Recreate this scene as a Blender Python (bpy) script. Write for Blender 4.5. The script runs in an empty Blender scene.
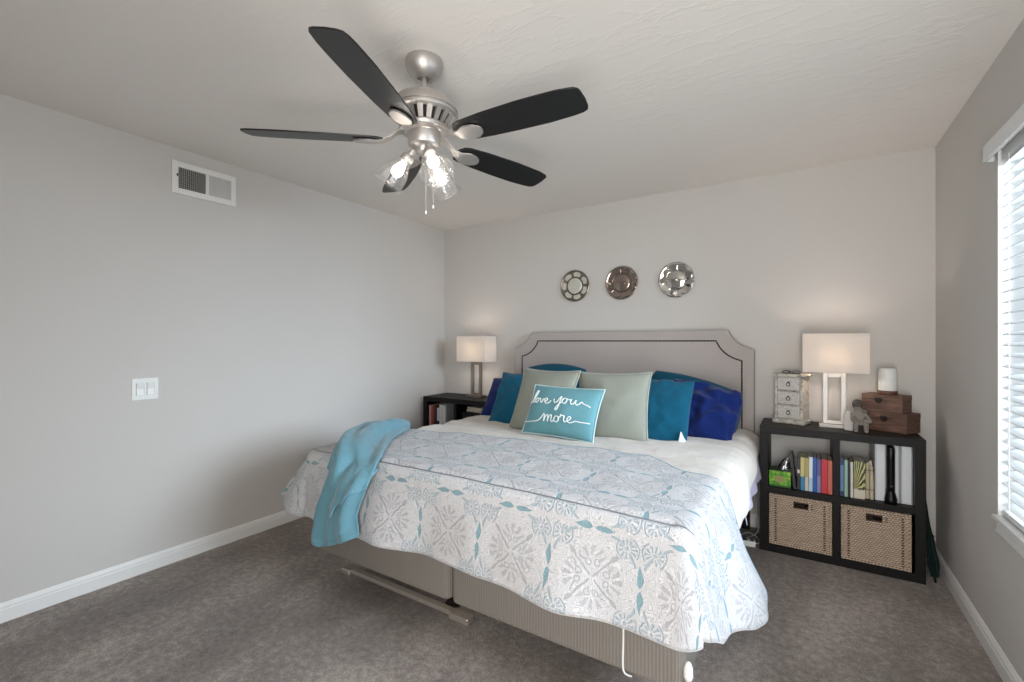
import bpy, bmesh, math, random
from mathutils import Vector, Matrix, noise
R = math.radians
PI = math.pi
random.seed(7)
SC = bpy.context.scene
COL = SC.collection

# ------------------------------------------------------------------ camera
cam = bpy.data.cameras.new('camera')
cam.sensor_width = 36.0
cam.lens = 36.0 * 456 / 1024
cam.clip_start = 0.02
cam_o = bpy.data.objects.new('camera', cam)
COL.objects.link(cam_o)
cam_o.location = (0, 0, 1.298)
cam_o.rotation_euler = (R(90), 0, R(32.5))
SC.camera = cam_o

# ------------------------------------------------------------------ world, view, daylight
SC.view_settings.view_transform = 'Standard'
SC.view_settings.look = 'None'
SC.view_settings.gamma = 1.0
SC.view_settings.use_curve_mapping = False
SC.view_settings.exposure = 1.08
w = bpy.data.worlds.new('daylight_sky')
SC.world = w
w.use_nodes = True
bg = w.node_tree.nodes['Background']
bg.inputs[0].default_value = (0.66, 0.77, 0.90, 1)
bg.inputs[1].default_value = 0.20


def area(name, loc, rot, sx, sy, power, col):
    l = bpy.data.lights.new(name, 'AREA')
    l.shape = 'RECTANGLE'
    l.size, l.size_y, l.energy, l.color = sx, sy, power, col
    o = bpy.data.objects.new(name, l)
    COL.objects.link(o)
    o.location, o.rotation_euler = loc, rot
    return o


def point(name, loc, power, col, rad=0.03):
    l = bpy.data.lights.new(name, 'POINT')
    l.energy, l.color, l.shadow_soft_size = power, col, rad
    o = bpy.data.objects.new(name, l)
    COL.objects.link(o)
    o.location = loc
    return o


# added fill light behind the camera, then daylight through the side window
area('fill_behind_camera', (0.12, -0.80, 1.10), (R(107), 0, R(24)), 0.95, 1.9, 40, (1.0, 0.975, 0.945))
area('daylight_window', (2.6, 1.72, 1.98), (0, R(74), 0), 1.5, 1.8, 165, (0.76, 0.88, 1.0))


# ------------------------------------------------------------------ colour and node helpers
def lin(c):
    def f(v):
        v /= 255.0
        return v / 12.92 if v <= 0.04045 else ((v + 0.055) / 1.055) ** 2.4
    return (f(c[0]), f(c[1]), f(c[2]), 1.0)


class X:
    """Tiny arithmetic wrapper: python expressions become Math nodes."""
    def __init__(self, t, s):
        self.t, self.s = t, s

    def op(self, o, *a, clamp=False):
        n = self.t.nodes.new('ShaderNodeMath')
        n.operation = o
        n.use_clamp = clamp
        for i, v in enumerate((self,) + a):
            if isinstance(v, X):
                self.t.links.new(v.s, n.inputs[i])
            else:
                n.inputs[i].default_value = v
        return X(self.t, n.outputs[0])

    def k(self, v):
        n = self.t.nodes.new('ShaderNodeValue')
        n.outputs[0].default_value = v
        return X(self.t, n.outputs[0])

    def __add__(self, b): return self.op('ADD', b)
    def __sub__(self, b): return self.op('SUBTRACT', b)
    def __rsub__(self, b): return self.k(b).op('SUBTRACT', self)
    def __mul__(self, b): return self.op('MULTIPLY', b)
    def __truediv__(self, b): return self.op('DIVIDE', b)
    __radd__ = __add__
    __rmul__ = __mul__
    def abs(self): return self.op('ABSOLUTE')
    def fract(self): return self.op('FRACT')
    def floor(self): return self.op('FLOOR')
    def sin(self): return self.op('SINE')
    def cos(self): return self.op('COSINE')
    def sqrt(self): return self.op('SQRT')
    def atan2(self, b): return self.op('ARCTAN2', b)
    def lt(self, b): return self.op('LESS_THAN', b)
    def gt(self, b): return self.op('GREATER_THAN', b)
    def max(self, b): return self.op('MAXIMUM', b)
    def min(self, b): return self.op('MINIMUM', b)

    def below(self, edge, soft):
        """1 where self < edge, fading over soft."""
        n = self.t.nodes.new('ShaderNodeMapRange')
        n.interpolation_type = 'SMOOTHSTEP'
        self.t.links.new(self.s, n.inputs[0])
        n.inputs[1].default_value = edge - soft
        n.inputs[2].default_value = edge + soft
        n.inputs[3].default_value = 1
        n.inputs[4].default_value = 0
        return X(self.t, n.outputs[0])


def new_mat(name):
    m = bpy.data.materials.new(name)
    m.use_nodes = True
    t = m.node_tree
    b = t.nodes['Principled BSDF']
    return m, t, b


def coords(t, kind='Object'):
    n = t.nodes.new('ShaderNodeTexCoord')
    return n.outputs[kind]


def world_pos(t):
    return t.nodes.new('ShaderNodeNewGeometry').outputs['Position']


def xyz(t, s):
    n = t.nodes.new('ShaderNodeSeparateXYZ')
    t.links.new(s, n.inputs[0])
    return X(t, n.outputs[0]), X(t, n.outputs[1]), X(t, n.outputs[2])


def noise_n(t, vec, scale, detail=3, rough=0.5, out='Fac'):
    n = t.nodes.new('ShaderNodeTexNoise')
    n.inputs['Scale'].default_value = scale
    n.inputs['Detail'].default_value = detail
    n.inputs['Roughness'].default_value = rough
    if vec is not None:
        t.links.new(vec, n.inputs['Vector'])
    return X(t, n.outputs[0 if out == 'Fac' else 1])


def mapping(t, vec, scale=(1, 1, 1), rot=(0, 0, 0), loc=(0, 0, 0)):
    n = t.nodes.new('ShaderNodeMapping')
    n.inputs['Scale'].default_value = scale
    n.inputs['Rotation'].default_value = rot
    n.inputs['Location'].default_value = loc
    t.links.new(vec, n.inputs['Vector'])
    return n.outputs[0]


def mixc(t, fac, a, b):
    n = t.nodes.new('ShaderNodeMix')
    n.data_type = 'RGBA'
    if isinstance(fac, X):
        t.links.new(fac.s, n.inputs[0])
    else:
        n.inputs[0].default_value = fac
    for i, c in ((6, a), (7, b)):
        if isinstance(c, (tuple, list)):
            n.inputs[i].default_value = c
        else:
            t.links.new(c, n.inputs[i])
    return n.outputs[2]


def ramp(t, fac, stops):
    n = t.nodes.new('ShaderNodeValToRGB')
    e = n.color_ramp.elements
    while len(e) < len(stops):
        e.new(0.5)
    for el, (p, c) in zip(e, stops):
        el.position, el.color = p, c
    t.links.new(fac.s, n.inputs[0])
    return n.outputs[0]


def bump(t, b, h, strength=0.3, dist=0.01):
    n = t.nodes.new('ShaderNodeBump')
    n.inputs['Strength'].default_value = strength
    n.inputs['Distance'].default_value = dist
    t.links.new(h.s, n.inputs['Height'])
    t.links.new(n.outputs[0], b.inputs['Normal'])


def plain(name, c, rough=0.6, metal=0.0, var=0.06, vscale=30, bmp=0.0, bscale=200, spec=0.5, sheen=0.0):
    """Principled material whose base colour carries a gentle procedural variation."""
    m, t, b = new_mat(name)
    v = coords(t)
    n = noise_n(t, v, vscale, 4)
    c = lin(c)
    lo = tuple(x * (1 - var) for x in c[:3]) + (1,)
    hi = tuple(min(1, x * (1 + var)) for x in c[:3]) + (1,)
    t.links.new(mixc(t, n, lo, hi), b.inputs['Base Color'])
    b.inputs['Roughness'].default_value = rough
    b.inputs['Metallic'].default_value = metal
    b.inputs['Specular IOR Level'].default_value = spec
    if sheen:
        b.inputs['Sheen Weight'].default_value = sheen
    if bmp:
        bump(t, b, noise_n(t, v, bscale, 2), bmp, 0.003)
    return m


def fabric(name, c, scale=700, var=0.10, bmp=0.35, sheen=0.15):
    m, t, b = new_mat(name)
    v = coords(t)
    x, y, z = xyz(t, v)
    weave = ((x * scale).sin() * (z * scale).sin()) * 0.5 + 0.5
    n = noise_n(t, v, 45, 5, 0.65)
    f = weave * 0.35 + n * 0.65
    c = lin(c)
    lo = tuple(q * (1 - var) for q in c[:3]) + (1,)
    hi = tuple(min(1, q * (1 + var)) for q in c[:3]) + (1,)
    t.links.new(mixc(t, f, lo, hi), b.inputs['Base Color'])
    b.inputs['Roughness'].default_value = 0.9
    b.inputs['Specular IOR Level'].default_value = 0.2
    b.inputs['Sheen Weight'].default_value = sheen
    bump(t, b, f, bmp, 0.003)
    return m


def emit(name, c, s):
    m, t, b = new_mat(name)
    b.inputs['Base Color'].default_value = lin((250, 245, 235))
    b.inputs['Emission Color'].default_value = lin(c)
    b.inputs['Emission Strength'].default_value = s
    return m


def clear_glass(name, tint=(1, 1, 1, 1), gloss=0.1, rough=0.02, milk=0.0, edge=0.8):
    m, t, b = new_mat(name)
    out = t.nodes['Material Output']
    tr = t.nodes.new('ShaderNodeBsdfTransparent')
    tr.inputs[0].default_value = tint
    gl = t.nodes.new('ShaderNodeBsdfGlossy')
    gl.inputs['Roughness'].default_value = rough
    lw = t.nodes.new('ShaderNodeLayerWeight')
    lw.inputs[0].default_value = 0.25
    f = X(t, lw.outputs['Fresnel']) * edge + gloss
    mx = t.nodes.new('ShaderNodeMixShader')
    t.links.new(f.s, mx.inputs[0])
    t.links.new(tr.outputs[0], mx.inputs[1])
    t.links.new(gl.outputs[0], mx.inputs[2])
    if milk:
        df = t.nodes.new('ShaderNodeBsdfDiffuse')
        df.inputs[0].default_value = (.95, .96, .97, 1)
        m2 = t.nodes.new('ShaderNodeMixShader')
        m2.inputs[0].default_value = milk
        t.links.new(mx.outputs[0], m2.inputs[1])
        t.links.new(df.outputs[0], m2.inputs[2])
        mx = m2
    t.links.new(mx.outputs[0], out.inputs[0])
    t.nodes.remove(b)
    return m


def shade_mat(name, c):
    m, t, b = new_mat(name)
    out = t.nodes['Material Output']
    v = coords(t)
    x, y, z = xyz(t, v)
    wv = ((x * 900).sin() * (z * 900).sin()) * 0.03 + 0.97
    col = mixc(t, wv, (0, 0, 0, 1), lin(c))
    d = t.nodes.new('ShaderNodeBsdfDiffuse')
    tl = t.nodes.new('ShaderNodeBsdfTranslucent')
    t.links.new(col, d.inputs[0])
    t.links.new(col, tl.inputs[0])
    mx = t.nodes.new('ShaderNodeMixShader')
    mx.inputs[0].default_value = 0.42
    t.links.new(d.outputs[0], mx.inputs[1])
    t.links.new(tl.outputs[0], mx.inputs[2])
    t.links.new(mx.outputs[0], out.inputs[0])
    t.nodes.remove(b)
    return m


# ------------------------------------------------------------------ mesh helpers
class MB:
    def __init__(self):
        self.v, self.f, self.uv = [], [], None

    def add(self, vs, fs):
        o = len(self.v)
        self.v += [tuple(p) for p in vs]
        self.f += [tuple(i + o for i in f) for f in fs]
        return self

    def box(self, x0, x1, y0, y1, z0, z1, M=None):
        vs = [Vector((x, y, z)) for z in (z0, z1) for y in (y0, y1) for x in (x0, x1)]
        if M is not None:
            vs = [M @ p for p in vs]
        return self.add(vs, [(0, 2, 3, 1), (4, 5, 7, 6), (0, 1, 5, 4), (2, 6, 7, 3), (0, 4, 6, 2), (1, 3, 7, 5)])

    def tube(self, pts, r, seg=8, closed=False, caps=True):
        pts = [Vector(p) for p in pts]
        n = len(pts)
        rs = r if isinstance(r, (list, tuple)) else [r] * n
        rings, up = [], None
        for i, p in enumerate(pts):
            a = pts[(i - 1) % n] if (closed or i > 0) else p
            b = pts[(i + 1) % n] if (closed or i < n - 1) else p
            d = (b - a)
            d = d.normalized() if d.length > 1e-9 else Vector((0, 0, 1))
            if up is None:
                up = d.orthogonal().normalized()
            up = (up - d * up.dot(d))
            up = up.normalized() if up.length > 1e-6 else d.orthogonal().normalized()
            s = d.cross(up)
            rings.append([p + (up * math.cos(2 * PI * k / seg) + s * math.sin(2 * PI * k / seg)) * rs[i] for k in range(seg)])
        vs = [q for ring in rings for q in ring]
        fs = []
        for i in range(n if closed else n - 1):
            j = (i + 1) % n
            for k in range(seg):
                l = (k + 1) % seg
                fs.append((i * seg + k, i * seg + l, j * seg + l, j * seg + k))
        if caps and not closed:
            fs.append(tuple(range(seg))[::-1])
            fs.append(tuple((n - 1) * seg + k for k in range(seg)))
        return self.add(vs, fs)

    def lathe(self, prof, seg=32, M=None, caps=True):
        """prof: (radius, z) pairs turned about z, then moved by M."""
        vs = []
        for r, z in prof:
            for k in range(seg):
                a = 2 * PI * k / seg
                p = Vector((r * math.cos(a), r * math.sin(a), z))
                vs.append(M @ p if M is not None else p)
        fs = []
        for i in range(len(prof) - 1):
            for k in range(seg):
                l = (k + 1) % seg
                fs.append((i * seg + k, i * seg + l, (i + 1) * seg + l, (i + 1) * seg + k))
        if caps and prof[0][0] > 1e-6:
            fs.append(tuple(range(seg))[::-1])
        if caps and prof[-1][0] > 1e-6:
            fs.append(tuple((len(prof) - 1) * seg + k for k in range(seg)))
        return self.add(vs, fs)

    def prism(self, outline, f0, f1):
        """outline of 2D points, f0/f1 map a 2D point to the two 3D caps."""
        n = len(outline)
        vs = [f0(p) for p in outline] + [f1(p) for p in outline]
        fs = [tuple(range(n))[::-1], tuple(range(n, 2 * n))]
        fs += [(i, (i + 1) % n, n + (i + 1) % n, n + i) for i in range(n)]
        return self.add(vs, fs)

    def grid(self, nu, nv, fn):
        vs = [fn(i / (nu - 1), j / (nv - 1)) for j in range(nv) for i in range(nu)]
        fs = [(j * nu + i, j * nu + i + 1, (j + 1) * nu + i + 1, (j + 1) * nu + i) for j in range(nv - 1) for i in range(nu - 1)]
        return self.add(vs, fs)


def obj(name, mb, m, parent=None, smooth=35, bevel=0.0, segs=2, subd=0, solid=0.0, weld=False):
    me = bpy.data.meshes.new(name)
    off = Vector(parent_loc(parent))
    me.from_pydata([tuple(Vector(p) - off) for p in mb.v], [], mb.f)
    bm = bmesh.new()
    bm.from_mesh(me)
    if weld:
        bmesh.ops.remove_doubles(bm, verts=bm.verts, dist=1e-5)
    bmesh.ops.recalc_face_normals(bm, faces=bm.faces)
    bm.to_mesh(me)
    bm.free()
    o = bpy.data.objects.new(name, me)
    COL.objects.link(o)
    me.materials.append(m)
    if parent is not None:
        o.parent = parent
    if smooth:
        for p in me.polygons:
            p.use_smooth = True
        if smooth < 180 and not bevel:
            me.set_sharp_from_angle(angle=R(smooth))
    if bevel:
        md = o.modifiers.new('bevel', 'BEVEL')
        md.width, md.segments, md.limit_method, md.angle_limit = bevel, segs, 'ANGLE', R(40)
        md.harden_normals = True
    if solid:
        md = o.modifiers.new('solid', 'SOLIDIFY')
        md.thickness, md.offset = solid, 0
    if subd:
        md = o.modifiers.new('subd', 'SUBSURF')
        md.levels = md.render_levels = subd
    return o


def parent_loc(p):
    l = Vector((0, 0, 0))
    while p is not None:
        l += p.location
        p = p.parent
    return l


def tag(o, label=None, cat=None, group=None, kind=None):
    if label: o['label'] = label
    if cat: o['category'] = cat
    if group: o['group'] = group
    if kind: o['kind'] = kind
    return o


def thing(name, label, cat, loc, group=None):
    o = bpy.data.objects.new(name, None)
    o.empty_display_size = 0.05
    COL.objects.link(o)
    o.location = loc
    return tag(o, label, cat, group)


def struct(name, mb, m, **k):
    return tag(obj(name, mb, m, **k), kind='structure')


def smoothstep(a, b, x):
    t = min(1, max(0, (x - a) / (b - a)))
    return t * t * (3 - 2 * t)


def interp(tab, x):
    if x <= tab[0][0]: return tab[0][1]
    for (x0, y0), (x1, y1) in zip(tab, tab[1:]):
        if x <= x1:
            f = (x - x0) / (x1 - x0)
            f = f * f * (3 - 2 * f)
            return y0 + (y1 - y0) * f
    return tab[-1][1]


def spline(P, n=8, closed=False):
    P = [Vector(p) for p in P]
    out = []
    m = len(P)
    for i in range(m if closed else m - 1):
        if closed:
            a, b, c, d = P[(i - 1) % m], P[i], P[(i + 1) % m], P[(i + 2) % m]
        else:
            a, b, c, d = P[max(i - 1, 0)], P[i], P[i + 1], P[min(i + 2, m - 1)]
        for k in range(n):
            t = k / n
            out.append(0.5 * ((2 * b) + (c - a) * t + (2 * a - 5 * b + 4 * c - d) * t * t + (3 * b - a - 3 * c + d) * t ** 3))
    if not closed:
        out.append(P[-1])
    return out


# ------------------------------------------------------------------ materials of the room
def wall_paint(name, c, bs=90, st=0.12):
    m, t, b = new_mat(name)
    p = world_pos(t)
    n = noise_n(t, p, 3, 3)
    c = lin(c)
    t.links.new(mixc(t, n, tuple(q * 0.985 for q in c[:3]) + (1,), tuple(q * 1.015 for q in c[:3]) + (1,)), b.inputs['Base Color'])
    b.inputs['Roughness'].default_value = 0.75
    b.inputs['Specular IOR Level'].default_value = 0.3
    bump(t, b, noise_n(t, p, bs, 3), st, 0.004)
    return m


def ceiling_mat():
    m, t, b = new_mat('ceiling_paint')
    p = world_pos(t)
    c = lin((232, 227, 221))
    n = noise_n(t, p, 2.2, 3)
    t.links.new(mixc(t, n, tuple(q * 0.98 for q in c[:3]) + (1,), tuple(q * 1.02 for q in c[:3]) + (1,)), b.inputs['Base Color'])
    b.inputs['Roughness'].default_value = 0.8
    b.inputs['Specular IOR Level'].default_value = 0.25
    sm = noise_n(t, mapping(t, p, (1, 3.2, 1), (0, 0, R(25))), 3.0, 4, 0.6)
    trowel = (sm - 0.5).abs().below(0.02, 0.02)
    bump(t, b, trowel * 0.6 + noise_n(t, p, 60, 3) * 0.25, 0.22, 0.005)
    return m


def carpet_mat():
    m, t, b = new_mat('taupe_carpet')
    p = world_pos(t)
    fine = noise_n(t, p, 190, 3, 0.7)
    mid = noise_n(t, p, 34, 4, 0.7)
    big = noise_n(t, mapping(t, p, (1.0, 0.55, 1), (0, 0, R(32)), (3.1, 1.7, 0)), 2.3, 3, 0.55)
    f = fine * 0.36 + mid * 0.30 + big * 0.34
    col = ramp(t, f, [(0.36, lin((92, 83, 77))), (0.50, lin((146, 135, 127))), (0.62, lin((206, 193, 183)))])
    t.links.new(col, b.inputs['Base Color'])
    b.inputs['Roughness'].default_value = 0.97
    b.inputs['Specular IOR Level'].default_value = 0.1
    b.inputs['Sheen Weight'].default_value = 0.25
    bump(t, b, fine * 0.7 + mid * 0.5, 0.9, 0.012)
    return m


M = {}
M['wall'] = wall_paint('wall_paint', (204, 200, 195))
M['ceiling'] = ceiling_mat()
M['carpet'] = carpet_mat()
M['trim'] = plain('white_trim', (232, 231, 228), 0.35, var=0.02)
M['white_plastic'] = plain('white_plastic', (236, 236, 232), 0.3, var=0.02)
M['dark_gap'] = plain('dark_gap', (30, 28, 27), 0.9)
M['black_wood'] = plain('black_brown_laminate', (15, 12, 11), 0.5, var=0.25, vscale=60, spec=0.25)
M['nickel'] = plain('brushed_nickel', (196, 191, 186), 0.46, 0.9, var=0.08, vscale=80, bmp=0.05)
M['glass'] = clear_glass('clear_glass', (0.99, 0.99, 0.99, 1), 0.03, .08, .02, .22)
M['pane'] = clear_glass('window_glass', (0.98, 0.99, 1, 1), 0.02)

# ------------------------------------------------------------------ room shell
XL, XR, YB, YF, H = -3.12, 0.66, 3.60, -0.62, 2.44
WY0, WY1, WZ0, WZ1 = 1.05, 2.585, 0.60, 2.06          # side window opening
DX0, DX1, DZ1 = -0.45, 0.62, 2.08                    # unseen glass door, added to go with the fill light
struct('floor', MB().box(XL - .12, XR + .12, YF - .12, YB + .12, -.08, 0), M['carpet'], smooth=0)
struct('ceiling', MB().box(XL - .12, XR + .12, YF - .12, YB + .12, H, H + .08), M['ceiling'], smooth=0)
struct('wall_left', MB().box(XL - .12, XL, YF - .12, YB + .12, 0, H), M['wall'], smooth=0)
struct('wall_back', MB().box(XL, XR, YB, YB + .12, 0, H), M['wall'], smooth=0)
b = MB()
b.box(XR, XR + .12, YF - .12, WY0, 0, H).box(XR, XR + .12, WY1, YB + .12, 0, H)
b.box(XR, XR + .12, WY0, WY1, 0, WZ0).box(XR, XR + .12, WY0, WY1, WZ1, H)
struct('wall_right', b, M['wall'], smooth=0)
b = MB()
b.box(XL, DX0, YF - .12, YF, 0, H).box(DX1, XR, YF - .12, YF, 0, H).box(DX0, DX1, YF - .12, YF, DZ1, H)
struct('wall_front', b, M['wall'], smooth=0)


def baseboard(name, a, bb, nx, ny):
    """Moulded skirting from a to bb, (nx, ny) pointing into the room."""
    prof = [(0, 0), (.015, 0), (.015, .058), (.0125, .062), (.0125, .072), (.009, .079), (.006, .083), (.004, .088), (0, .088)]
    f0 = lambda p: Vector((a[0] + nx * p[0], a[1] + ny * p[0], p[1]))
    f1 = lambda p: Vector((bb[0] + nx * p[0], bb[1] + ny * p[0], p[1]))
    struct(name, MB().prism(prof, f0, f1), M['trim'], smooth=20)


baseboard('baseboard_left', (XL, YF), (XL, YB), 1, 0)
baseboard('baseboard_back', (XL, YB), (XR, YB), 0, -1)
baseboard('baseboard_right', (XR, YF), (XR, YB), -1, 0)

# side window: frame, glass, sill
b = MB()
fx0, fx1 = XR + .085, XR + .115
b.box(fx0, fx1, WY0, WY0 + .04, WZ0, WZ1).box(fx0, fx1, WY1 - .04, WY1, WZ0, WZ1)
b.box(fx0, fx1, WY0, WY1, WZ0, WZ0 + .04).box(fx0, fx1, WY0, WY1, WZ1 - .04, WZ1)
ym = (WY0 + WY1) / 2
b.box(fx0, fx1, ym - .02, ym + .02, WZ0, WZ1)
win = struct('window_1', b, M['white_plastic'], bevel=.002)
obj('glass', MB().box(XR + .098, XR + .102, WY0 + .03, WY1 - .03, WZ0 + .03, WZ1 - .03), M['pane'], win, smooth=0)
b = MB().box(XR - .018, XR + .085, WY0 - .01, WY1 + .004, WZ0 - .012, WZ0 + .004)
b.box(XR - .008, XR, WY0 - .0, WY1 + .002, WZ0 - .062, WZ0 - .054)
b.box(XR - .004, XR, WY0 - .0, WY1 + .002, WZ0 - .054, WZ0 - .012)
obj('window_sill', b, M['trim'], win, bevel=.002)
# white reveal lining
b = MB().box(XR - .001, XR + .085, WY1 - .004, WY1, WZ0, WZ1).box(XR - .001, XR + .085, WY0, WY0 + .004, WZ0, WZ1)
obj('window_frame', b, M['trim'], win, smooth=0)
# glass door behind the camera, invented as an opening for the fill light
b = MB()
for x in (DX0, (DX0 + DX1) / 2 - .03, DX1 - .06):
    b.box(x, x + .06, YF - .09, YF - .04, 0, DZ1)
b.box(DX0, DX1, YF - .09, YF - .04, 0, .06).box(DX0, DX1, YF - .09, YF - .04, DZ1 - .06, DZ1)
door = struct('added_door_1', b, M['white_plastic'], bevel=.002)
obj('glass', MB().box(DX0 + .03, DX1 - .03, YF - .068, YF - .062, .03, DZ1 - .03), M['pane'], door, smooth=0)

# ------------------------------------------------------------------ bed
BX0, BX1, BY0, BY1 = -2.24, -0.312, 1.50, 3.495


def corded(name, c):
    m, t, b = new_mat(name)
    p = world_pos(t)
    x, y, z = xyz(t, p)
    rib = ((x + y) * 520).sin() * 0.5 + 0.5
    n = noise_n(t, p, 120, 3)
    c = lin(c)
    t.links.new(mixc(t, rib * 0.5 + n * 0.5, tuple(q * .82 for q in c[:3]) + (1,), tuple(q * 1.12 for q in c[:3]) + (1,)), b.inputs['Base Color'])
    b.inputs['Roughness'].default_value = 0.9
    b.inputs['Specular IOR Level'].default_value = 0.15
    bump(t, b, rib, 0.4, 0.003)
    return m


M['box_fabric'] = corded('ribbed_taupe_fabric', (126, 120, 113))
M['headboard'] = fabric('grey_linen', (176, 167, 162), 900, 0.06, 0.2, 0.1)
M['mattress'] = fabric('mattress_ticking', (196, 192, 190), 500, 0.05)
M['steel'] = plain('galvanised_steel', (190, 182, 172), 0.35, 0.9, var=0.15, vscale=25)
M['nail'] = plain('antique_nail', (72, 64, 60), 0.35, 0.9)

bed = thing('upholstered_bed', 'king bed with grey notched headboard and nailhead trim on split taupe box springs', 'bed', ((BX0 + BX1) / 2, BY0, 0))


def rbox(x0, x1, y0, y1, z0, z1, rad, n=5):
    """Box with rounded vertical edges as a prism."""
    o = []
    for cx, cy, a0 in ((x1 - rad, y1 - rad, 0), (x0 + rad, y1 - rad, 90), (x0 + rad, y0 + rad, 180), (x1 - rad, y0 + rad, 270)):
        for k in range(n + 1):
            a = R(a0 + 90 * k / n)
            o.append((cx + rad * math.cos(a), cy + rad * math.sin(a)))
    return MB().prism(o, lambda p: Vector((p[0], p[1], z0)), lambda p: Vector((p[0], p[1], z1)))


xm = -1.276
for x0, x1 in ((BX0, xm - .004), (xm + .004, BX1)):
    obj('box_spring', rbox(x0, x1, BY0, BY1, .178, .43, .035), M['box_fabric'], bed, bevel=.018, segs=3)
obj('mattress', rbox(BX0, BX1, BY0 + .01, BY1, .432, .672, .07), M['mattress'], bed, bevel=.03, segs=3)
# steel support rail under the foot edge with end brackets
b = MB().box(-1.92, -1.16, 1.460, 1.490, .157, .1765)
fr = obj('foot_rail', b, M['steel'], bed, bevel=.004)
for x0, x1 in ((-1.235, -1.135), (-1.925, -1.865)):
    obj('bracket', MB().box(x0, x1, 1.448, 1.497, .150, .1775), M['steel'], fr, bevel=.006)
for x, y in ((-2.1, 2.0), (-1.276, 1.95), (-.45, 1.9), (-2.1, 3.3), (-1.276, 3.3), (-.45, 3.3)):
    obj('leg', MB().box(x - .02, x + .02, y - .02, y + .02, 0, .18), M['nail'], bed, bevel=.003)
obj('frame_rails', MB().box(-2.12, -2.08, 1.55, 3.45, .15, .178).box(-.47, -.43, 1.55, 3.45, .15, .178).box(-1.296, -1.256, 1.5, 3.45, .145, .178), M['nail'], bed)
# white corner guard at the right foot corner
b = MB().lathe([(.0, .0), (.010, .004), (.015, .02), (.014, .045), (.008, .062), (0, .066)], 14, Matrix.Translation((-.306, 1.522, .215)))
obj('corner_guard', b, M['white_plastic'], bed, smooth=60)

# headboard outline: top edge with concave notched shoulders
HX0, HX1, HT, HS = -2.195, -0.277, 1.374, 1.240


def hb_outline(ins):
    x0, x1, zt, zs = HX0 + ins, HX1 - ins, HT - ins, HS - ins
    cw = 0.150
    pts = [(x0, .30 if ins == 0 else .52), (x0, zs)]
    # short step then concave arc up to the top edge
    for k in range(13):
        a = R(90 * k / 12)
        # arc centred on the missing outer corner
        px = x0 + .012 + (cw - .0) * math.sin(a)
        pz = zt - (zt - zs) * math.cos(a)
        lx_ = x0 + .012 + cw * k / 12
        lz_ = zs + (zt - zs) * k / 12
        pts.append((px * .62 + lx_ * .38, pz * .62 + lz_ * .38))
    mir = [(x0 + x1 - p[0], p[1]) for p in reversed(pts)]
    return pts + mir


o = hb_outline(0)
hb = obj('headboard', MB().prism(o, lambda p: Vector((p[0], 3.50, p[1])), lambda p: Vector((p[0], 3.582, p[1]))), M['headboard'], bed, bevel=.014, segs=3)
o = hb_outline(.075)
b = MB()
line = [Vector((p[0], 3.4995, p[1])) for p in o]
b.tube(line, .0045, 6)
# nails along the line
acc, step = 0.0, .024
for p, q in zip(line, line[1:]):
    L = (q - p).length
    while acc < L:
        c = p + (q - p) * (acc / L)
        b.lathe([(.0062, 0), (.0055, .003), (.003, .0055), (0, .0062)], 7, Matrix.Translation((c.x, 3.497, c.z)) @ Matrix.Rotation(R(90), 4, 'X'))
        acc += step
    acc -= L
obj('nailhead_trim', b, M['nail'], hb, smooth=50)
for x in (HX0 + .06, HX1 - .06):
    obj('headboard_leg', MB().box(x - .03, x + .03, 3.52, 3.57, 0, .31), M['black_wood'], bed, bevel=.003)
tag(obj('pull_cord', MB().tube(spline([(-.505, 1.487, .40), (-.506, 1.489, .30), (-.508, 1.49, .215), (-.502, 1.492, .185), (-.485, 1.51, .17)], 5), .0032, 6), M['white_plastic'], bed), 'white cord hanging below the quilt')


# ------------------------------------------------------------------ bedding laid over the mattress
def drape(core, r, top, fa, fb, na, nb, flare, reach, wav, uvfn=None):
    """A cloth sheet given in flat coordinates (a, b). Beyond the core rectangle it bends over an edge of radius r and hangs.
    flare(px,py,nx,ny) -> radians from vertical; reach(px,py,nx,ny,d) -> new d; wav adds to height / outwards."""
    x0, x1, y0, y1 = core
    vs, uvs = [], []
    for j in range(nb):
        for i in range(na):
            a = fa(i / (na - 1), j / (nb - 1))
            bb = fb(i / (na - 1), j / (nb - 1))
            px, py = min(max(a, x0), x1), min(max(bb, y0), y1)
            dx, dy = a - px, bb - py
            d = math.hypot(dx, dy)
            if d > 1e-6:
                nx, ny = dx / d, dy / d
                d = reach(px, py, nx, ny, d)
                A = PI / 2 - flare(px, py, nx, ny)
                if d < r * A:
                    h, g = r * math.sin(d / r), r * (1 - math.cos(d / r))
                else:
                    h, g = r * math.sin(A) + (d - r * A) * math.cos(A), r * (1 - math.cos(A)) + (d - r * A) * math.sin(A)
                off, up = wav(px, py, nx, ny, d)
                k = smoothstep(0, .12, d)
                p = (px + nx * (h + off * k), py + ny * (h + off * k), top(px, py) - g + up)
                fu, fv = px + nx * d, py + ny * d
            else:
                off, up = wav(px, py, 0, 0, 0)
                p = (px, py, top(px, py) + up)
                fu, fv = a, bb
            vs.append(p)
            uvs.append((fu, fv))
    fs = [(j * na + i, j * na + i + 1, (j + 1) * na + i + 1, (j + 1) * na + i) for j in range(nb - 1) for i in range(na - 1)]
    m = MB().add(vs, fs)
    m.uv = uvs
    return m


def set_uv(o, uvs):
    l = o.data.uv_layers.new(name='flat')
    for lp in o.data.loops:
        l.data[lp.index].uv = uvs[lp.vertex_index]


def N3(x, y, z=0.0):
    return noise.noise(Vector((x, y, z)))


# lavender sheet that peeks out under the comforter
M['lavender'] = fabric('lavender_sheet', (172, 164, 184), 900, .05)


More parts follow.
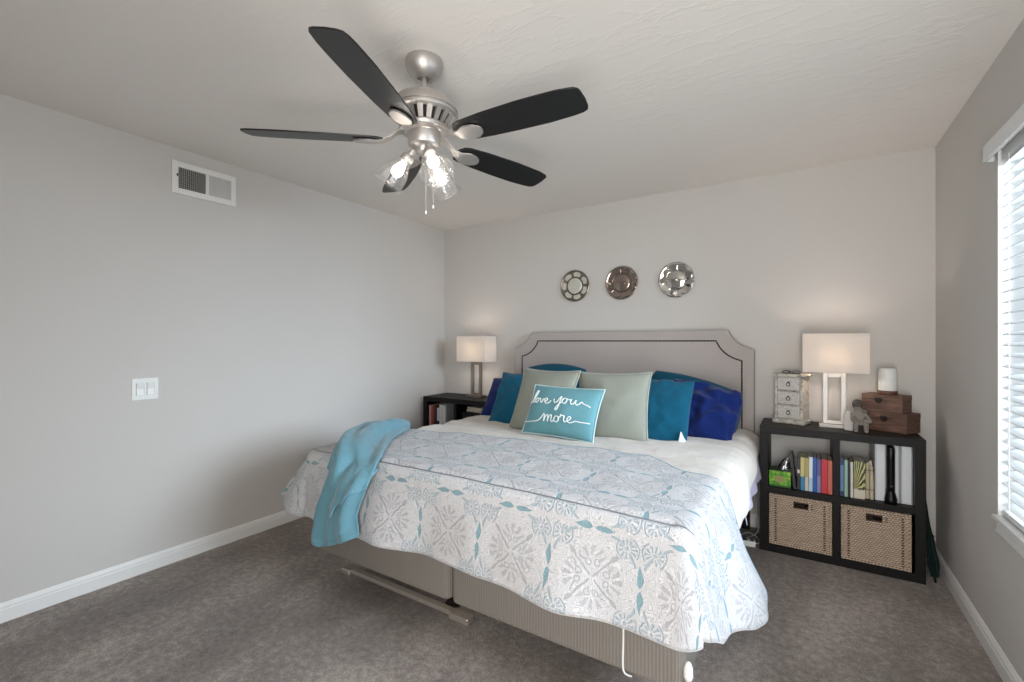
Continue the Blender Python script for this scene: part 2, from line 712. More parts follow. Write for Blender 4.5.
def s_top(x, y): return .682
b = drape((BX0 + .05, BX1 + .005, BY0 + .1, 3.46), .055, s_top,
          lambda u, v: -2.42 + u * 2.43, lambda u, v: 2.35 + v * 1.1, 50, 26,
          lambda *q: R(8), lambda px, py, nx, ny, d: min(d, .27), lambda px, py, nx, ny, d: (.012 * math.sin(py * 22) * d / .3, 0))
# trim the sheet to what the comforter leaves free
tag(obj('bed_sheet', b, M['lavender'], smooth=180, subd=1, solid=.003), 'lavender sheet edge hanging below the white comforter beside the black bookcase', 'sheet')


def linen_white():
    m, t, b = new_mat('white_comforter')
    p = world_pos(t)
    n = noise_n(t, p, 14, 4, .6)
    t.links.new(mixc(t, n, lin((198, 190, 180)), lin((214, 207, 198))), b.inputs['Base Color'])
    b.inputs['Roughness'].default_value = .9
    b.inputs['Specular IOR Level'].default_value = .15
    b.inputs['Sheen Weight'].default_value = .2
    x, y, z = xyz(t, p)
    f = noise_n(t, mapping(t, p, (1, .35, .6)), 16, 5, .6)
    bump(t, b, f * .8 + noise_n(t, p, 240, 2) * .1, .5, .02)
    return m


M['comforter'] = linen_white()


def c_top(x, y):
    return .695 + .016 * math.sin(max(0, min(1, (x - BX0) / (BX1 - BX0))) * PI)


def c_wav(px, py, nx, ny, d):
    r1 = 1 - abs(N3(px * 2.2 + py * .8, py * 6.5, 3))
    up = .016 * (r1 ** 3 - .5) + .008 * N3(px * 8, py * 14, 8)
    off = .007 * math.sin(py * 13 + 1) + .008 * N3(py * 6, px * 5, 1)
    if nx > .5: off -= .065 * smoothstep(2.2, 2.05, py)
    return off, up * (1 if d < .1 else .3)


b = drape((BX0 + .06, BX1 - .035, BY0 + .06, 3.40), .115, c_top,
          lambda u, v: -2.48 + u * 2.40, lambda u, v: 1.52 + v * 1.93, 96, 78,
          lambda *q: R(4),
          lambda px, py, nx, ny, d: d * (.19 + .10 * smoothstep(3.2, 2.4, py)) / .275 if nx > .5 else d,
          c_wav)
tag(obj('comforter', b, M['comforter'], smooth=180, subd=1, solid=.012), 'plain white comforter covering the bed between the patterned quilt and pillows', 'comforter')


def quilt_mat():
    m, t, b = new_mat('medallion_quilt')
    uv = t.nodes.new('ShaderNodeUVMap')
    uv.uv_map = 'flat'
    u, v, _ = xyz(t, uv.outputs[0])
    c = .32
    # gentle hand-drawn wobble of the motifs
    nz = t.nodes.new('ShaderNodeTexNoise')
    nz.inputs['Scale'].default_value = 22
    nz.inputs['Detail'].default_value = 1
    t.links.new(uv.outputs[0], nz.inputs['Vector'])
    nr, ng, nb_ = xyz(t, nz.outputs[1])
    x = ((u + .76) / c + (nr - .5) * .05).fract() - .5
    y = ((v - 1.44) / c + (ng - .5) * .05).fract() - .5
    ax, ay = x.abs(), y.abs()
    ex, ey = .5 - ax, .5 - ay                       # distance to the cell edges

    def leaf(across, along, c0, hl, hw):
        tt = (along - c0).abs() / hl
        wdt = (1 - tt * tt) * hw
        return (across - wdt).below(0, .006) * tt.below(1, .02)

    def drop(across, along, c0, hl, hw):
        # teardrop, fat towards the middle of the edge
        tt = (along - c0) / hl
        wdt = (1 - tt * tt) * (1 - tt * .55) * hw
        return (across - wdt).below(0, .005) * tt.abs().below(1, .02)

    loz = drop(ex, ay, .125, .112, .028).max(drop(ey, ax, .125, .112, .028))
    # curved sprigs beside the lozenge tips
    sprig = leaf((ex - .05 - (ay - .2).abs() * .45).abs(), ay, .245, .065, .016).max(leaf((ey - .05 - (ax - .2).abs() * .45).abs(), ax, .245, .065, .016))
    # four roundels round every grid corner
    qx, qy = ex - .135, ey - .135
    rr = (qx * qx + qy * qy).sqrt()
    th = qy.atan2(qx)
    pet = ((th * 11).cos().below(-.1, .25)) * rr.gt(.038) * rr.below(.096, .008)
    ring = (rr - .118).abs().below(.007, .005) * ((th * 2 + 1.2).sin().gt(-.2))
    dot = rr.below(.018, .006)
    roundel = pet.max(ring).max(dot)
    # medallion: long crossed stems and four thin-petalled palmettes
    rc = (x * x + y * y).sqrt()
    dg = (ax - ay).abs()
    stem = dg.below(.013, .006) * rc.below(.37, .01) * rc.gt(.03)
    leafd = leaf(dg * .707, (ax + ay) * .707, .315, .06, .022)
    mx, my = ax.max(ay), ax.min(ay)
    px, py = mx - .15, my
    pr = (px * px + py * py).sqrt()
    pt = py.atan2(px)
    palm = ((pt * 10).cos().gt(.1)) * pr.gt(.065) * pr.below(.17, .012) * px.gt(-.03) * (dg.gt(.06))
    curl = (((mx - .15) * (mx - .15) + (my - .045) * (my - .045)).sqrt() - .03).abs().below(.006, .004)
    med = stem.max(leafd).max(palm * .8).max(curl * .8)
    # stitched scribble between motifs
    nn = noise_n(t, uv.outputs[0], 34, 1, .5)
    scrib = ((nn * 11).fract() - .5).abs().below(.14, .08)
    base = mixc(t, scrib * .56, lin((204, 202, 202)), lin((154, 158, 162)))
    col = mixc(t, med * .74, base, lin((160, 158, 162)))
    col = mixc(t, roundel.max(sprig) * .72, col, lin((140, 162, 172)))
    col = mixc(t, loz * .85, col, lin((110, 150, 160)))
    t.links.new(col, b.inputs['Base Color'])
    b.inputs['Roughness'].default_value = .9
    b.inputs['Specular IOR Level'].default_value = .15
    b.inputs['Sheen Weight'].default_value = .2
    hgt = (1 - med.max(roundel).max(loz).max(sprig)) * .6 + (1 - scrib) * .5 + noise_n(t, uv.outputs[0], 60, 2) * .3
    bump(t, b, hgt, .65, .007)
    return m


M['quilt'] = quilt_mat()
M['hem'] = fabric('white_hem', (196, 195, 195), 700)
M['binding'] = fabric('blue_grey_binding', (112, 146, 164), 700)


def q_top(x, y):
    return c_top(x, y) + .018


def q_flare(px, py, nx, ny):
    if nx > 0:                                             # right side and corner
        side = interp([(1.5, R(11)), (1.8, R(16)), (2.1, R(25))], py)
        return side * nx * nx + R(10) * (1 - nx * nx)
    if nx < 0:
        k = nx * nx
        return R(10) * (1 - k) + R(40) * k
    return R(10)


def q_reach(px, py, nx, ny, d):
    if nx > 0 and ny < 0:                                  # rounded right foot corner
        return d * max(nx, -ny) ** 1.12
    if nx < 0 and ny < 0:
        return d * max(-nx, -ny) ** .95
    return d


def q_wav(px, py, nx, ny, d):
    fe = smoothstep(1.5, 1.75, py)
    up = (.006 * N3(px * 6, py * 7, 2) + .003 * N3(px * 15, py * 15, 4)) * (.25 + .75 * fe)
    k = smoothstep(.05, .4, d)
    off = 0
    if nx > .3:
        off += k * .04 * math.sin((py - 1.70) * 11.5) * smoothstep(1.56, 1.78, py)
    if ny < -.3:
        off += k * (.022 * math.sin(px * 6.5 + .4) + .012 * math.sin(px * 15)) * (1 - max(0, nx))
    if nx < -.3:
        off += k * .03 * math.sin(py * 14)
    off += k * .012 * N3(px * 7, py * 7, d * 4)
    # overlapped fold along the foot edge
    if ny < -.9 and nx == 0:
        off += -.010 * math.exp(-((d - .028) / .012) ** 2)
        up += -.006 * math.exp(-((d - .028) / .012) ** 2)
    return off, up


def q_head(u):
    x = -2.62 + u * 2.83
    return interp([(-2.7, 2.05), (-2.2, 2.16), (-1.5, 2.22), (-.65, 2.28), (-.38, 2.10), (-.1, 2.09), (.3, 2.12)], x)


LF = .385


def q_a(u, v):
    # side lengths vary towards the head end: the right hem runs lower there
    rx = BX1 - .02 + .365 + .145 * smoothstep(.2, 1.0, v)
    return -2.60 + u * (rx + 2.60)


b = drape((BX0 + .02, BX1 - .02, BY0 + .035, 3.4), .062, q_top, q_a,
          lambda u, v: (BY0 + .035 - LF) + v * (q_head(u) - (BY0 + .035 - LF)), 190, 110, q_flare, q_reach, q_wav)
uvs = [(a, bb if bb < 1.505 else bb - .2) for a, bb in b.uv]
NA, NB = 190, 110
ql = obj('quilt', b, M['quilt'], smooth=180, solid=.010)
set_uv(ql, uvs)
tag(ql, 'white quilt with grey and blue medallions draped over the foot of the bed', 'quilt')
rim = [b.v[(NB - 1) * NA + i] for i in range(NA)]
rim2 = [b.v[j * NA + NA - 1] for j in range(NB - 1, -1, -1)]
rim3 = [b.v[i] for i in range(NA - 1, -1, -1)]
obj('binding', MB().tube((rim + rim2[:9])[::2], .0065, 6), M['binding'], ql, smooth=180)
obj('hem', MB().tube((rim2[8:] + rim3)[::2], .0045, 6), M['hem'], ql, smooth=180)
# thin grey tube standing in for the dark shade line of the foot-edge fold
fold_line = []
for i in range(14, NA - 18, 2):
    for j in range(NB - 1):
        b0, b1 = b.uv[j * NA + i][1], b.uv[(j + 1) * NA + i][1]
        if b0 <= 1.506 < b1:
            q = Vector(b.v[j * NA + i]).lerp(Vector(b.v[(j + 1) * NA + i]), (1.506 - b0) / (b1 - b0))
            fold_line.append(q + Vector((0, -.002, .0055)))
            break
obj('fold_shade_line', MB().tube(fold_line, .0024, 6), plain('fold_shade_grey', (120, 124, 130), .8), ql, smooth=180)

# teal throw blanket: control net of rows running from the bed top down over the foot
M['throw'] = fabric('teal_throw', (94, 137, 150), 420, .12, .5, .25)
net = [
    [(-2.265, 2.16, .730), (-2.255, 2.17, .742), (-2.22, 2.175, .746), (-2.18, 2.165, .742), (-2.145, 2.14, .730)],
    [(-2.26, 2.01, .735), (-2.255, 2.03, .780), (-2.20, 2.05, .790), (-2.12, 2.03, .773), (-2.07, 2.00, .738)],
    [(-2.23, 1.84, .735), (-2.225, 1.86, .795), (-2.15, 1.87, .805), (-2.05, 1.86, .780), (-1.98, 1.83, .738)],
    [(-2.15, 1.64, .735), (-2.135, 1.65, .785), (-2.05, 1.67, .80), (-1.93, 1.68, .775), (-1.85, 1.67, .74)],
    [(-2.02, 1.50, .735), (-2.00, 1.49, .775), (-1.93, 1.49, .785), (-1.80, 1.51, .765), (-1.715, 1.515, .735)],
    [(-1.96, 1.435, .68), (-1.94, 1.415, .715), (-1.87, 1.405, .72), (-1.76, 1.41, .715), (-1.66, 1.43, .695)],
    [(-1.95, 1.40, .60), (-1.93, 1.37, .61), (-1.86, 1.35, .62), (-1.76, 1.36, .62), (-1.67, 1.395, .63)],
    [(-1.985, 1.385, .48), (-1.96, 1.355, .48), (-1.88, 1.335, .49), (-1.79, 1.345, .50), (-1.715, 1.375, .51)],
    [(-2.015, 1.38, .38), (-1.98, 1.35, .37), (-1.90, 1.330, .38), (-1.80, 1.345, .41), (-1.705, 1.37, .44)],
    [(-2.025, 1.375, .335), (-1.985, 1.345, .322), (-1.90, 1.332, .328), (-1.80, 1.345, .365), (-1.70, 1.365, .41)],
]

def net_surface(net, nu, nv):
    rows = [spline(r, 8) for r in net]
    m = len(rows[0])
    cols = [spline([r[i] for r in rows], 8) for i in range(m)]
    L = len(cols[0])

    def fn(u, v):
        i, j = u * (m - 1), v * (L - 1)
        i0, j0 = min(int(i), m - 2), min(int(j), L - 2)
        a = cols[i0][j0].lerp(cols[i0 + 1][j0], i - i0)
        c = cols[i0][j0 + 1].lerp(cols[i0 + 1][j0 + 1], i - i0)
        return a.lerp(c, j - j0)
    return fn


fn = net_surface(net, 0, 0)


def throw_fn(u, v):
    p = fn(u, v)
    q = fn(min(1, u + .01), v) - fn(max(0, u - .01), v)
    s = fn(u, min(1, v + .01)) - fn(u, max(0, v - .01))
    n = q.cross(s).normalized()
    if n.z < -.2 or (v > .6 and n.y > 0): n = -n
    k = math.sin(PI * u) ** .5 if 0 < u < 1 else 0
    wv = .015 * math.sin(u * 13 + v * 4 + 2.5 * N3(u * 2, v * 3)) + .008 * math.sin(u * 24 - v * 7 + 3 * N3(u, v * 3, 4)) + .006 * N3(u * 12, v * 22, 5)
    return p + n * (wv * (.35 + .65 * k))


b = MB().grid(56, 110, throw_fn)
th = obj('throw_blanket', b, M['throw'], smooth=180, solid=.010, subd=1)
tag(th, 'teal blue throw blanket draped over the left foot corner of the bed', 'blanket')
# loose folded-back edge on the right of the hanging part
fnet = [
    [(-1.86, 1.440, .715), (-1.82, 1.432, .722), (-1.76, 1.430, .722), (-1.71, 1.436, .715), (-1.66, 1.450, .700)],
    [(-1.865, 1.400, .660), (-1.82, 1.376, .672), (-1.76, 1.370, .682), (-1.70, 1.378, .684), (-1.652, 1.405, .680)],
    [(-1.875, 1.372, .590), (-1.82, 1.343, .600), (-1.76, 1.336, .630), (-1.70, 1.346, .650), (-1.648, 1.385, .662)],
    [(-1.885, 1.352, .530), (-1.825, 1.318, .500), (-1.77, 1.312, .560), (-1.705, 1.320, .605), (-1.648, 1.362, .645)],
]
f2 = net_surface(fnet, 0, 0)
obj('folded_edge', MB().grid(26, 40, lambda u, v: f2(u, v) + Vector((0, -.006 * v * math.sin(u * 14 + v * 4), .010 * v * math.sin(u * 19)))), M['throw'], th, smooth=180, solid=.008)


# ------------------------------------------------------------------ pillows
def pillow_pt(w_, h_, t_, u, v, side, pinch=.05, seed=0, puff=.55):
    x = w_ / 2 * u * (1 - pinch * (1 - v * v) * abs(u) ** 3)
    z = h_ / 2 * v * (1 - pinch * (1 - u * u) * abs(v) ** 3)
    e = max(0, (1 - u ** 2)) ** puff * max(0, (1 - v ** 2)) ** puff
    wr = 1 + .16 * N3(u * 2.2 + seed, v * 2.2, seed) * (1 - abs(u * v))
    y = -side * t_ / 2 * e * wr
    return Vector((x, y, z))


def pillow(name, m, label, loc, yaw, lean, w_, h_, t_, roll=0, pinch=.05, seed=0, piping=None, puff=.5, sag=None, cat='pillow'):
    Mx = Matrix.Translation(loc) @ Matrix.Rotation(yaw, 4, 'Z') @ Matrix.Rotation(-lean, 4, 'X') @ Matrix.Rotation(-roll, 4, 'Y')
    n = 36
    b = MB()
    for side in (1, -1):
        def g(u, v):
            p = pillow_pt(w_, h_, t_, 2 * u - 1, 2 * v - 1, side, pinch, seed, puff)
            if sag: p = sag(p, 2 * u - 1, 2 * v - 1)
            return Mx @ p
        b.grid(n, n, g)
    if piping is not None:
        root = thing(name, label, cat, loc)
        obj('cover', b, m, root, smooth=180, weld=True, subd=1)
        e = []
        for k in range(40): e.append((-1 + k / 20, -1))
        for k in range(40): e.append((1, -1 + k / 20))
        for k in range(40): e.append((1 - k / 20, 1))
        for k in range(40): e.append((-1, 1 - k / 20))
        obj('piping', MB().tube([Mx @ pillow_pt(w_, h_, t_, u, v, 1, pinch, seed, puff) for u, v in e], .0045, 6, closed=True), piping, root, smooth=180)
        return root, Mx
    o = obj(name, b, m, smooth=180, weld=True, subd=1)
    tag(o, label, cat)
    return o, Mx


M['teal'] = fabric('teal_cotton', (6, 80, 106), 600, .10, .25, .1)
M['deep_teal'] = fabric('deep_teal_cotton', (6, 74, 96), 600, .10, .25, .1)
M['navy'] = fabric('royal_navy_cotton', (7, 30, 88), 600, .12, .25, .1)
M['sage'] = fabric('sage_linen', (140, 143, 132), 500, .09, .35, .1)
M['sage_edge'] = fabric('sage_piping', (164, 167, 156), 500)
M['aqua'] = fabric('aqua_canvas', (102, 152, 161), 520, .07, .3, .1)
M['aqua_edge'] = fabric('pale_aqua_piping', (190, 214, 216), 500)
M['white_cloth'] = fabric('white_pillow_cotton', (226, 224, 222), 700, .04)

# long sleeping pillows leaning on the headboard
pillow('bed_pillow', M['deep_teal'], 'teal pillow against the headboard behind the left sage cushion', (-1.735, 3.35, .870), 0, .30, .54, .42, .20, seed=3, pinch=-.22, puff=.42)
pillow('bed_pillow', M['deep_teal'], 'teal pillow against the headboard behind the navy pillow at right', (-.675, 3.345, .832), 0, .34, .60, .40, .20, roll=-.24, seed=5, pinch=-.14, puff=.42)
pillow('bed_pillow', M['navy'], 'navy pillow at far left beside the left lamp', (-1.965, 3.13, .830), .10, .72, .54, .42, .15, roll=.03, seed=8, pinch=.06)


def crumple(p, u, v):
    return p + Vector((.03 * N3(u * 2, v * 2.4, 4), .045 * N3(u * 2.6, v * 2.2, 2) + .015 * N3(u * 6, v * 5, 7), .028 * N3(u * 2.6, v * 2, 9)))


pillow('bed_pillow', M['navy'], 'crumpled navy pillow at right end of the bed nearest the bookcase', (-.545, 3.07, .858), .14, .50, .43, .36, .20, roll=-.20, seed=11, pinch=-.05, sag=crumple, puff=.42)


def limp(p, u, v):
    return p + Vector((0, .02 * N3(u * 2, v * 2, 14) + .008 * N3(u * 5, v * 4, 3), .012 * N3(u * 3, v * 2, 5)))


pillow('cushion', M['teal'], 'teal cushion second from left, behind the left sage cushion', (-1.725, 2.86, .870), .04, .58, .50, .45, .13, seed=13, pinch=.08, sag=limp, cat='cushion')
pillow('cushion', M['teal'], 'teal cushion with open case between right sage cushion and navy pillow', (-.778, 2.90, .862), .02, .60, .43, .45, .14, roll=.0, seed=17, pinch=.04, sag=limp, puff=.45, cat='cushion')
b = MB().add([Vector(q) for q in ((-.606, 2.735, .716), (-.570, 2.74, .712), (-.602, 2.775, .770), (-.604, 2.80, .716), (-.566, 2.80, .712), (-.600, 2.81, .766))], [(0, 1, 2), (3, 5, 4), (0, 2, 5, 3), (1, 4, 5, 2), (0, 3, 4, 1)])
tag(obj('pillow_insert', b, M['white_cloth'], bpy.data.objects['cushion.001'], smooth=0, bevel=.004), 'white pillow corner showing through the open case')
pillow('cushion', M['sage'], 'sage grey-green square cushion at left behind the lettered cushion', (-1.428, 2.62, .904), -.185, .40, .47, .445, .14, seed=19, pinch=.07, piping=M['sage_edge'], cat='cushion')
pillow('cushion', M['sage'], 'sage grey-green square cushion at right beside the lettered cushion', (-.992, 2.70, .898), .07, .40, .46, .44, .14, roll=.03, seed=23, pinch=.07, piping=M['sage_edge'], cat='cushion')
LW, LH, LT = .50, .325, .13
lum, LM = pillow('lumbar_cushion', M['aqua'], 'small aqua cushion lettered love you more in white script', (-1.233, 2.50, .868), -.10, .48, LW, LH, LT, seed=29, piping=M['aqua_edge'], cat='cushion')
# script lettering: strokes traced in a local frame, laid on the front of the cushion
tl, tr, br, bl = Vector((390, 255)), Vector((860, 285)), Vector((780, 645)), Vector((290, 575))


def to_uv(p):
    u, v = .5, .5
    for _ in range(12):
        top, bot = tl.lerp(tr, u), bl.lerp(br, u)
        c = top.lerp(bot, v)
        du = (tr - tl).lerp(br - bl, v)
        dv = bot - top
        e = Vector(p) - c
        det = du.x * dv.y - du.y * dv.x
        u += (e.x * dv.y - e.y * dv.x) / det
        v += (du.x * e.y - du.y * e.x) / det
    return max(-.97, min(.97, 2 * u - 1)), max(-.97, min(.97, 1 - 2 * v))


strokes = [
    [(368, 392), (384, 388), (405, 366), (428, 332), (437, 312), (426, 312), (410, 340), (398, 372), (400, 391), (412, 390), (424, 376)],
    [(441, 368), (430, 364), (419, 374), (417, 388), (426, 395), (438, 388), (442, 374), (441, 368), (452, 370), (460, 372)],
    [(456, 372), (458, 386), (462, 399), (472, 390), (480, 374), (488, 376), (492, 390)],
    [(492, 392), (506, 386), (512, 376), (503, 370), (492, 382), (492, 398), (504, 406), (522, 402), (538, 388)],
    [(562, 378), (560, 396), (568, 404), (584, 396), (600, 372), (612, 362), (604, 390), (592, 424), (578, 450), (568, 452), (572, 436), (592, 416), (618, 400)],
    [(646, 378), (632, 374), (619, 386), (617, 402), (628, 411), (643, 402), (648, 386), (646, 378), (660, 384), (672, 386)],
    [(676, 380), (670, 398), (674, 414), (690, 408), (704, 384), (700, 402), (706, 416), (722, 410), (738, 396), (748, 408), (766, 414), (790, 426)],
    [(312, 511), (360, 517), (410, 519), (445, 514), (468, 496), (486, 476), (490, 484), (482, 522)],
    [(482, 522), (496, 494), (512, 482), (516, 490), (508, 524)],
    [(508, 524), (522, 496), (538, 484), (542, 492), (535, 518), (542, 527), (556, 516)],
    [(588, 498), (574, 494), (560, 506), (558, 522), (570, 530), (586, 521), (591, 506), (588, 498), (602, 502)],
    [(602, 502), (610, 486), (616, 492), (630, 494), (624, 516), (628, 530), (642, 524)],
    [(642, 524), (660, 516), (670, 504), (662, 497), (648, 508), (646, 524), (658, 534), (678, 530), (696, 524), (724, 528), (755, 530), (783, 531)],
]
b = MB()
for s in strokes:
    pts = []
    for p in spline([(q[0], q[1], 0) for q in s], 5):
        u, v = to_uv((p.x, p.y))
        q = LM @ (pillow_pt(LW, LH, LT, u, v, 1, .05, 29, .5) + Vector((0, -.0025, 0)))
        pts.append(q)
    b.tube(pts, .0035, 6)
tag(obj('script_lettering', b, plain('white_embroidery', (238, 240, 238), .8), lum, smooth=180), 'white script reading love you more')


# ------------------------------------------------------------------ black cube bookcases used as nightstands
def bookcase(x0, y0, label):
    wd, dp, ht = .78, .355, .77
    x1, y1 = x0 + wd, y0 + dp
    r = thing('cube_bookcase', label, 'bookcase', ((x0 + x1) / 2, (y0 + y1) / 2, 0), 'black cube bookcases flanking the bed')
    W = M['black_wood']
    obj('top_panel', MB().box(x0, x1, y0, y1, ht - .045, ht), W, r, bevel=.0015)
    obj('bottom_panel', MB().box(x0, x1, y0, y1, 0, .047), W, r, bevel=.0015)
    for a in (x0, x1 - .045):
        obj('side_panel', MB().box(a, a + .045, y0, y1, .047, ht - .045), W, r, bevel=.0015)
    obj('shelf', MB().box(x0 + .045, x1 - .045, y0 + .002, y1, .363, .397), W, r, bevel=.001)
    xc = (x0 + x1) / 2
    for z0, z1 in ((.047, .363), (.397, ht - .045)):
        obj('divider', MB().box(xc - .016, xc + .016, y0 + .002, y1, z0, z1), W, r, bevel=.001)
    return r


KX, KY = -.225, 3.228
bookcase(KX, KY, 'black four-cube bookcase with books and baskets right of the bed')
bookcase(-3.065, KY, 'black cube bookcase in the left corner, mostly hidden behind the bed')
SH = .397


def wicker():
    m, t, b = new_mat('whitewashed_rattan')
    p = coords(t)
    x, y, z = xyz(t, p)
    row = (z * 92)
    odd = (row.floor() * .5).fract() * 2
    st = ((x + y) * 420 + odd * PI).sin() * .5 + .5
    rr = (row.fract() * PI).sin()
    n = noise_n(t, mapping(t, p, (18, 18, 90)), 1.6, 4, .7)
    f = st * .26 + rr * .24 + n * .50
    t.links.new(ramp(t, f, [(.20, lin((78, 60, 48))), (.45, lin((164, 140, 118))), (.75, lin((212, 194, 174)))]), b.inputs['Base Color'])
    b.inputs['Roughness'].default_value = .75
    bump(t, b, st * .5 + rr * .6, .8, .006)
    return m


M['wicker'] = wicker()
M['wicker_dark'] = plain('dark_rattan', (72, 52, 42), .8, var=.3, vscale=120)


def basket(x0, x1, sx0, sx1, label):
    y0, y1, z0, z1 = KY + .006, KY + .33, .049, .350
    sz0, sz1 = z1 - .056, z1 - .024
    r = thing('wicker_basket', label, 'basket', ((x0 + x1) / 2, (y0 + y1) / 2, z0), 'rattan baskets in the bookcase')
    b = MB()
    t_ = .012
    b.box(x0, sx0, y0, y0 + t_, z0, z1).box(sx1, x1, y0, y0 + t_, z0, z1)
    b.box(sx0, sx1, y0, y0 + t_, z0, sz0).box(sx0, sx1, y0, y0 + t_, sz1, z1)
    b.box(x0, x0 + t_, y0 + t_, y1, z0, z1).box(x1 - t_, x1, y0 + t_, y1, z0, z1)
    b.box(x0, x1, y1, y1 + t_, z0, z1).box(x0 + t_, x1 - t_, y0 + t_, y1, z0, z0 + t_)
    obj('basket_body', b, M['wicker'], r, smooth=0)
    rb = MB()
    for x in (x0 + .006, x1 - .006):
        rb.tube([(x, y0 + .002, z0), (x, y0 + .002, z1)], .007, 7)
    rb.tube([(x0, y0 + .004, z1), (x1, y0 + .004, z1)], .008, 7)
    rb.tube([(x0 + .006, y0, z0 + .006), (x1 - .006, y0, z0 + .006)], .007, 7)
    obj('rim', rb, M['wicker'], r, smooth=60)
    fr_ = [(sx0, y0 + .002, sz0), (sx1, y0 + .002, sz0), (sx1, y0 + .002, sz1), (sx0, y0 + .002, sz1)]
    obj('handle_slot', MB().tube(fr_, .005, 6, closed=True), M['wicker_dark'], r, smooth=60)
    # open-weave columns of dark gaps near the edges
    for x in (x0 + .030, x1 - .042):
        g = MB()
        for k in range(19):
            z = z0 + .018 + k * .0142
            g.box(x, x + .011, y0 - .0008, y0 + .004, z, z + .0075)
        obj('open_weave', g, M['wicker_dark'], r, smooth=0)
    g = MB()
    for k in range(3):
        z = sz0 + .002 + k * .011
        g.box(sx1 + .014, sx1 + .024, y0 - .0008, y0 + .004, z, z + .006)
    obj('open_weave', g, M['wicker_dark'], r, smooth=0)
    return r


basket(KX + .05, KX + .370, -.045, .028, 'whitewashed rattan basket in lower left cube of the bookcase')
basket(KX + .412, KX + .722, .302, .372, 'whitewashed rattan basket in lower right cube of the bookcase')


def two_tone(name, c_top_, c_bot, split):
    m, t, b = new_mat(name)
    x, y, z = xyz(t, coords(t, 'Generated'))
    t.links.new(mixc(t, z.gt(split), lin(c_bot), lin(c_top_)), b.inputs['Base Color'])
    b.inputs['Roughness'].default_value = .45
    return m


M['paper'] = plain('book_pages', (222, 214, 196), .9, var=.08, vscale=300)


def book(x0, x1, h, dp, mat_, label, y0=None, z0=SH, lean=0.0, cat='book', group='books in the bookcase', band=None):
    y0 = KY + .035 if y0 is None else y0
    w_ = x1 - x0 - .0008
    r = thing('book', label, cat, ((x0 + x1) / 2, y0 + dp / 2, z0), group)
    Mx = Matrix.Translation((x0, y0, z0)) @ Matrix.Rotation(lean, 4, 'Y')
    c = MB()
    t_ = min(.0022, w_ * .2)
    # cover: spine and two boards
    c.box(0, w_, 0, t_ * 1.3, 0, h, Mx).box(0, t_, t_, dp, 0, h, Mx).box(w_ - t_, w_, t_, dp, 0, h, Mx)
    obj('cover', c, mat_, r, bevel=.0006)
    obj('pages', MB().box(t_, w_ - t_, t_ * 1.3, dp - .004, .003, h - .004, Mx), M['paper'], r, smooth=0)
    if band:
        bz, bh, bm_ = band
        obj('spine_label', MB().box(w_ * .08, w_ * .92, -.0006, .001, bz, bz + bh, Mx), bm_, r, smooth=0)
    return r


def pl(n, c): return plain(n, c, .45, var=.05)


white_l = pl('white_paper_label', (214, 208, 200))
book(-.047, -.030, .205, .15, pl('black_cover', (30, 28, 32)), 'thin black book leaning beside the green box', lean=-.10)
book(-.027, -.012, .196, .16, pl('charcoal_cover', (38, 34, 42)), 'charcoal book with a white spine label, left of the yellow ones', band=(.10, .022, white_l))
book(-.010, .011, .198, .15, two_tone('yellow_blue_cover', (206, 194, 128), (40, 130, 168), .42), 'book with pale yellow spine turning blue below, right of the charcoal book')
book(.012, .031, .197, .15, two_tone('olive_white_cover', (176, 164, 96), (206, 192, 180), .42), 'book with olive yellow spine turning white below')
book(.032, .052, .206, .15, two_tone('white_lightblue_cover', (222, 228, 232), (168, 204, 222), .40), 'white book with light blue lower spine beside the blue book')
book(.053, .072, .206, .16, pl('blue_cover', (28, 84, 160)), 'solid blue book right of the white one')
book(.073, .092, .198, .15, two_tone('violet_cover', (92, 88, 150), (130, 130, 184), .5), 'violet book between the blue and red ones')
book(.094, .126, .200, .17, pl('red_cover', (198, 36, 50)), 'thick bright red book on the upper left shelf')
book(.127, .148, .197, .15, pl('salmon_cover', (206, 104, 84)), 'salmon red book against the bookcase divider')
book(.184, .204, .218, .15, pl('navy_cover', (22, 48, 92)), 'navy book right of the divider', band=(.03, .15, pl('pale_blue_lines', (96, 130, 170))))
book(.205, .221, .212, .15, pl('mint_cover', (148, 182, 164)), 'mint green book beside the navy book')
book(.222, .232, .20, .16, pl('jet_cover', (24, 24, 24)), 'narrow black book between mint and white ones')
book(.233, .246, .205, .15, pl('white_cover', (206, 204, 196)), 'thin white book beside the palm picture book')


def palm_cover():
    m, t, b = new_mat('palm_print')
    p = coords(t, 'Generated')
    x, y, z = xyz(t, p)
    fa = (x - .1).atan2(z - .25)
    w1 = (fa * 26 + noise_n(t, p, 4, 2) * 5).sin() * .5 + .5
    col = ramp(t, w1, [(.15, lin((28, 34, 22))), (.55, lin((96, 112, 54))), (.85, lin((198, 190, 120)))])
    low = (noise_n(t, p, 7, 2)) * .25 + z
    col = mixc(t, low.below(.36, .03), col, lin((206, 196, 178)))
    t.links.new(col, b.inputs['Base Color'])
    b.inputs['Roughness'].default_value = .35
    return m


book(.248, .302, .212, .16, palm_cover(), 'thick book with palm fronds printed on it')

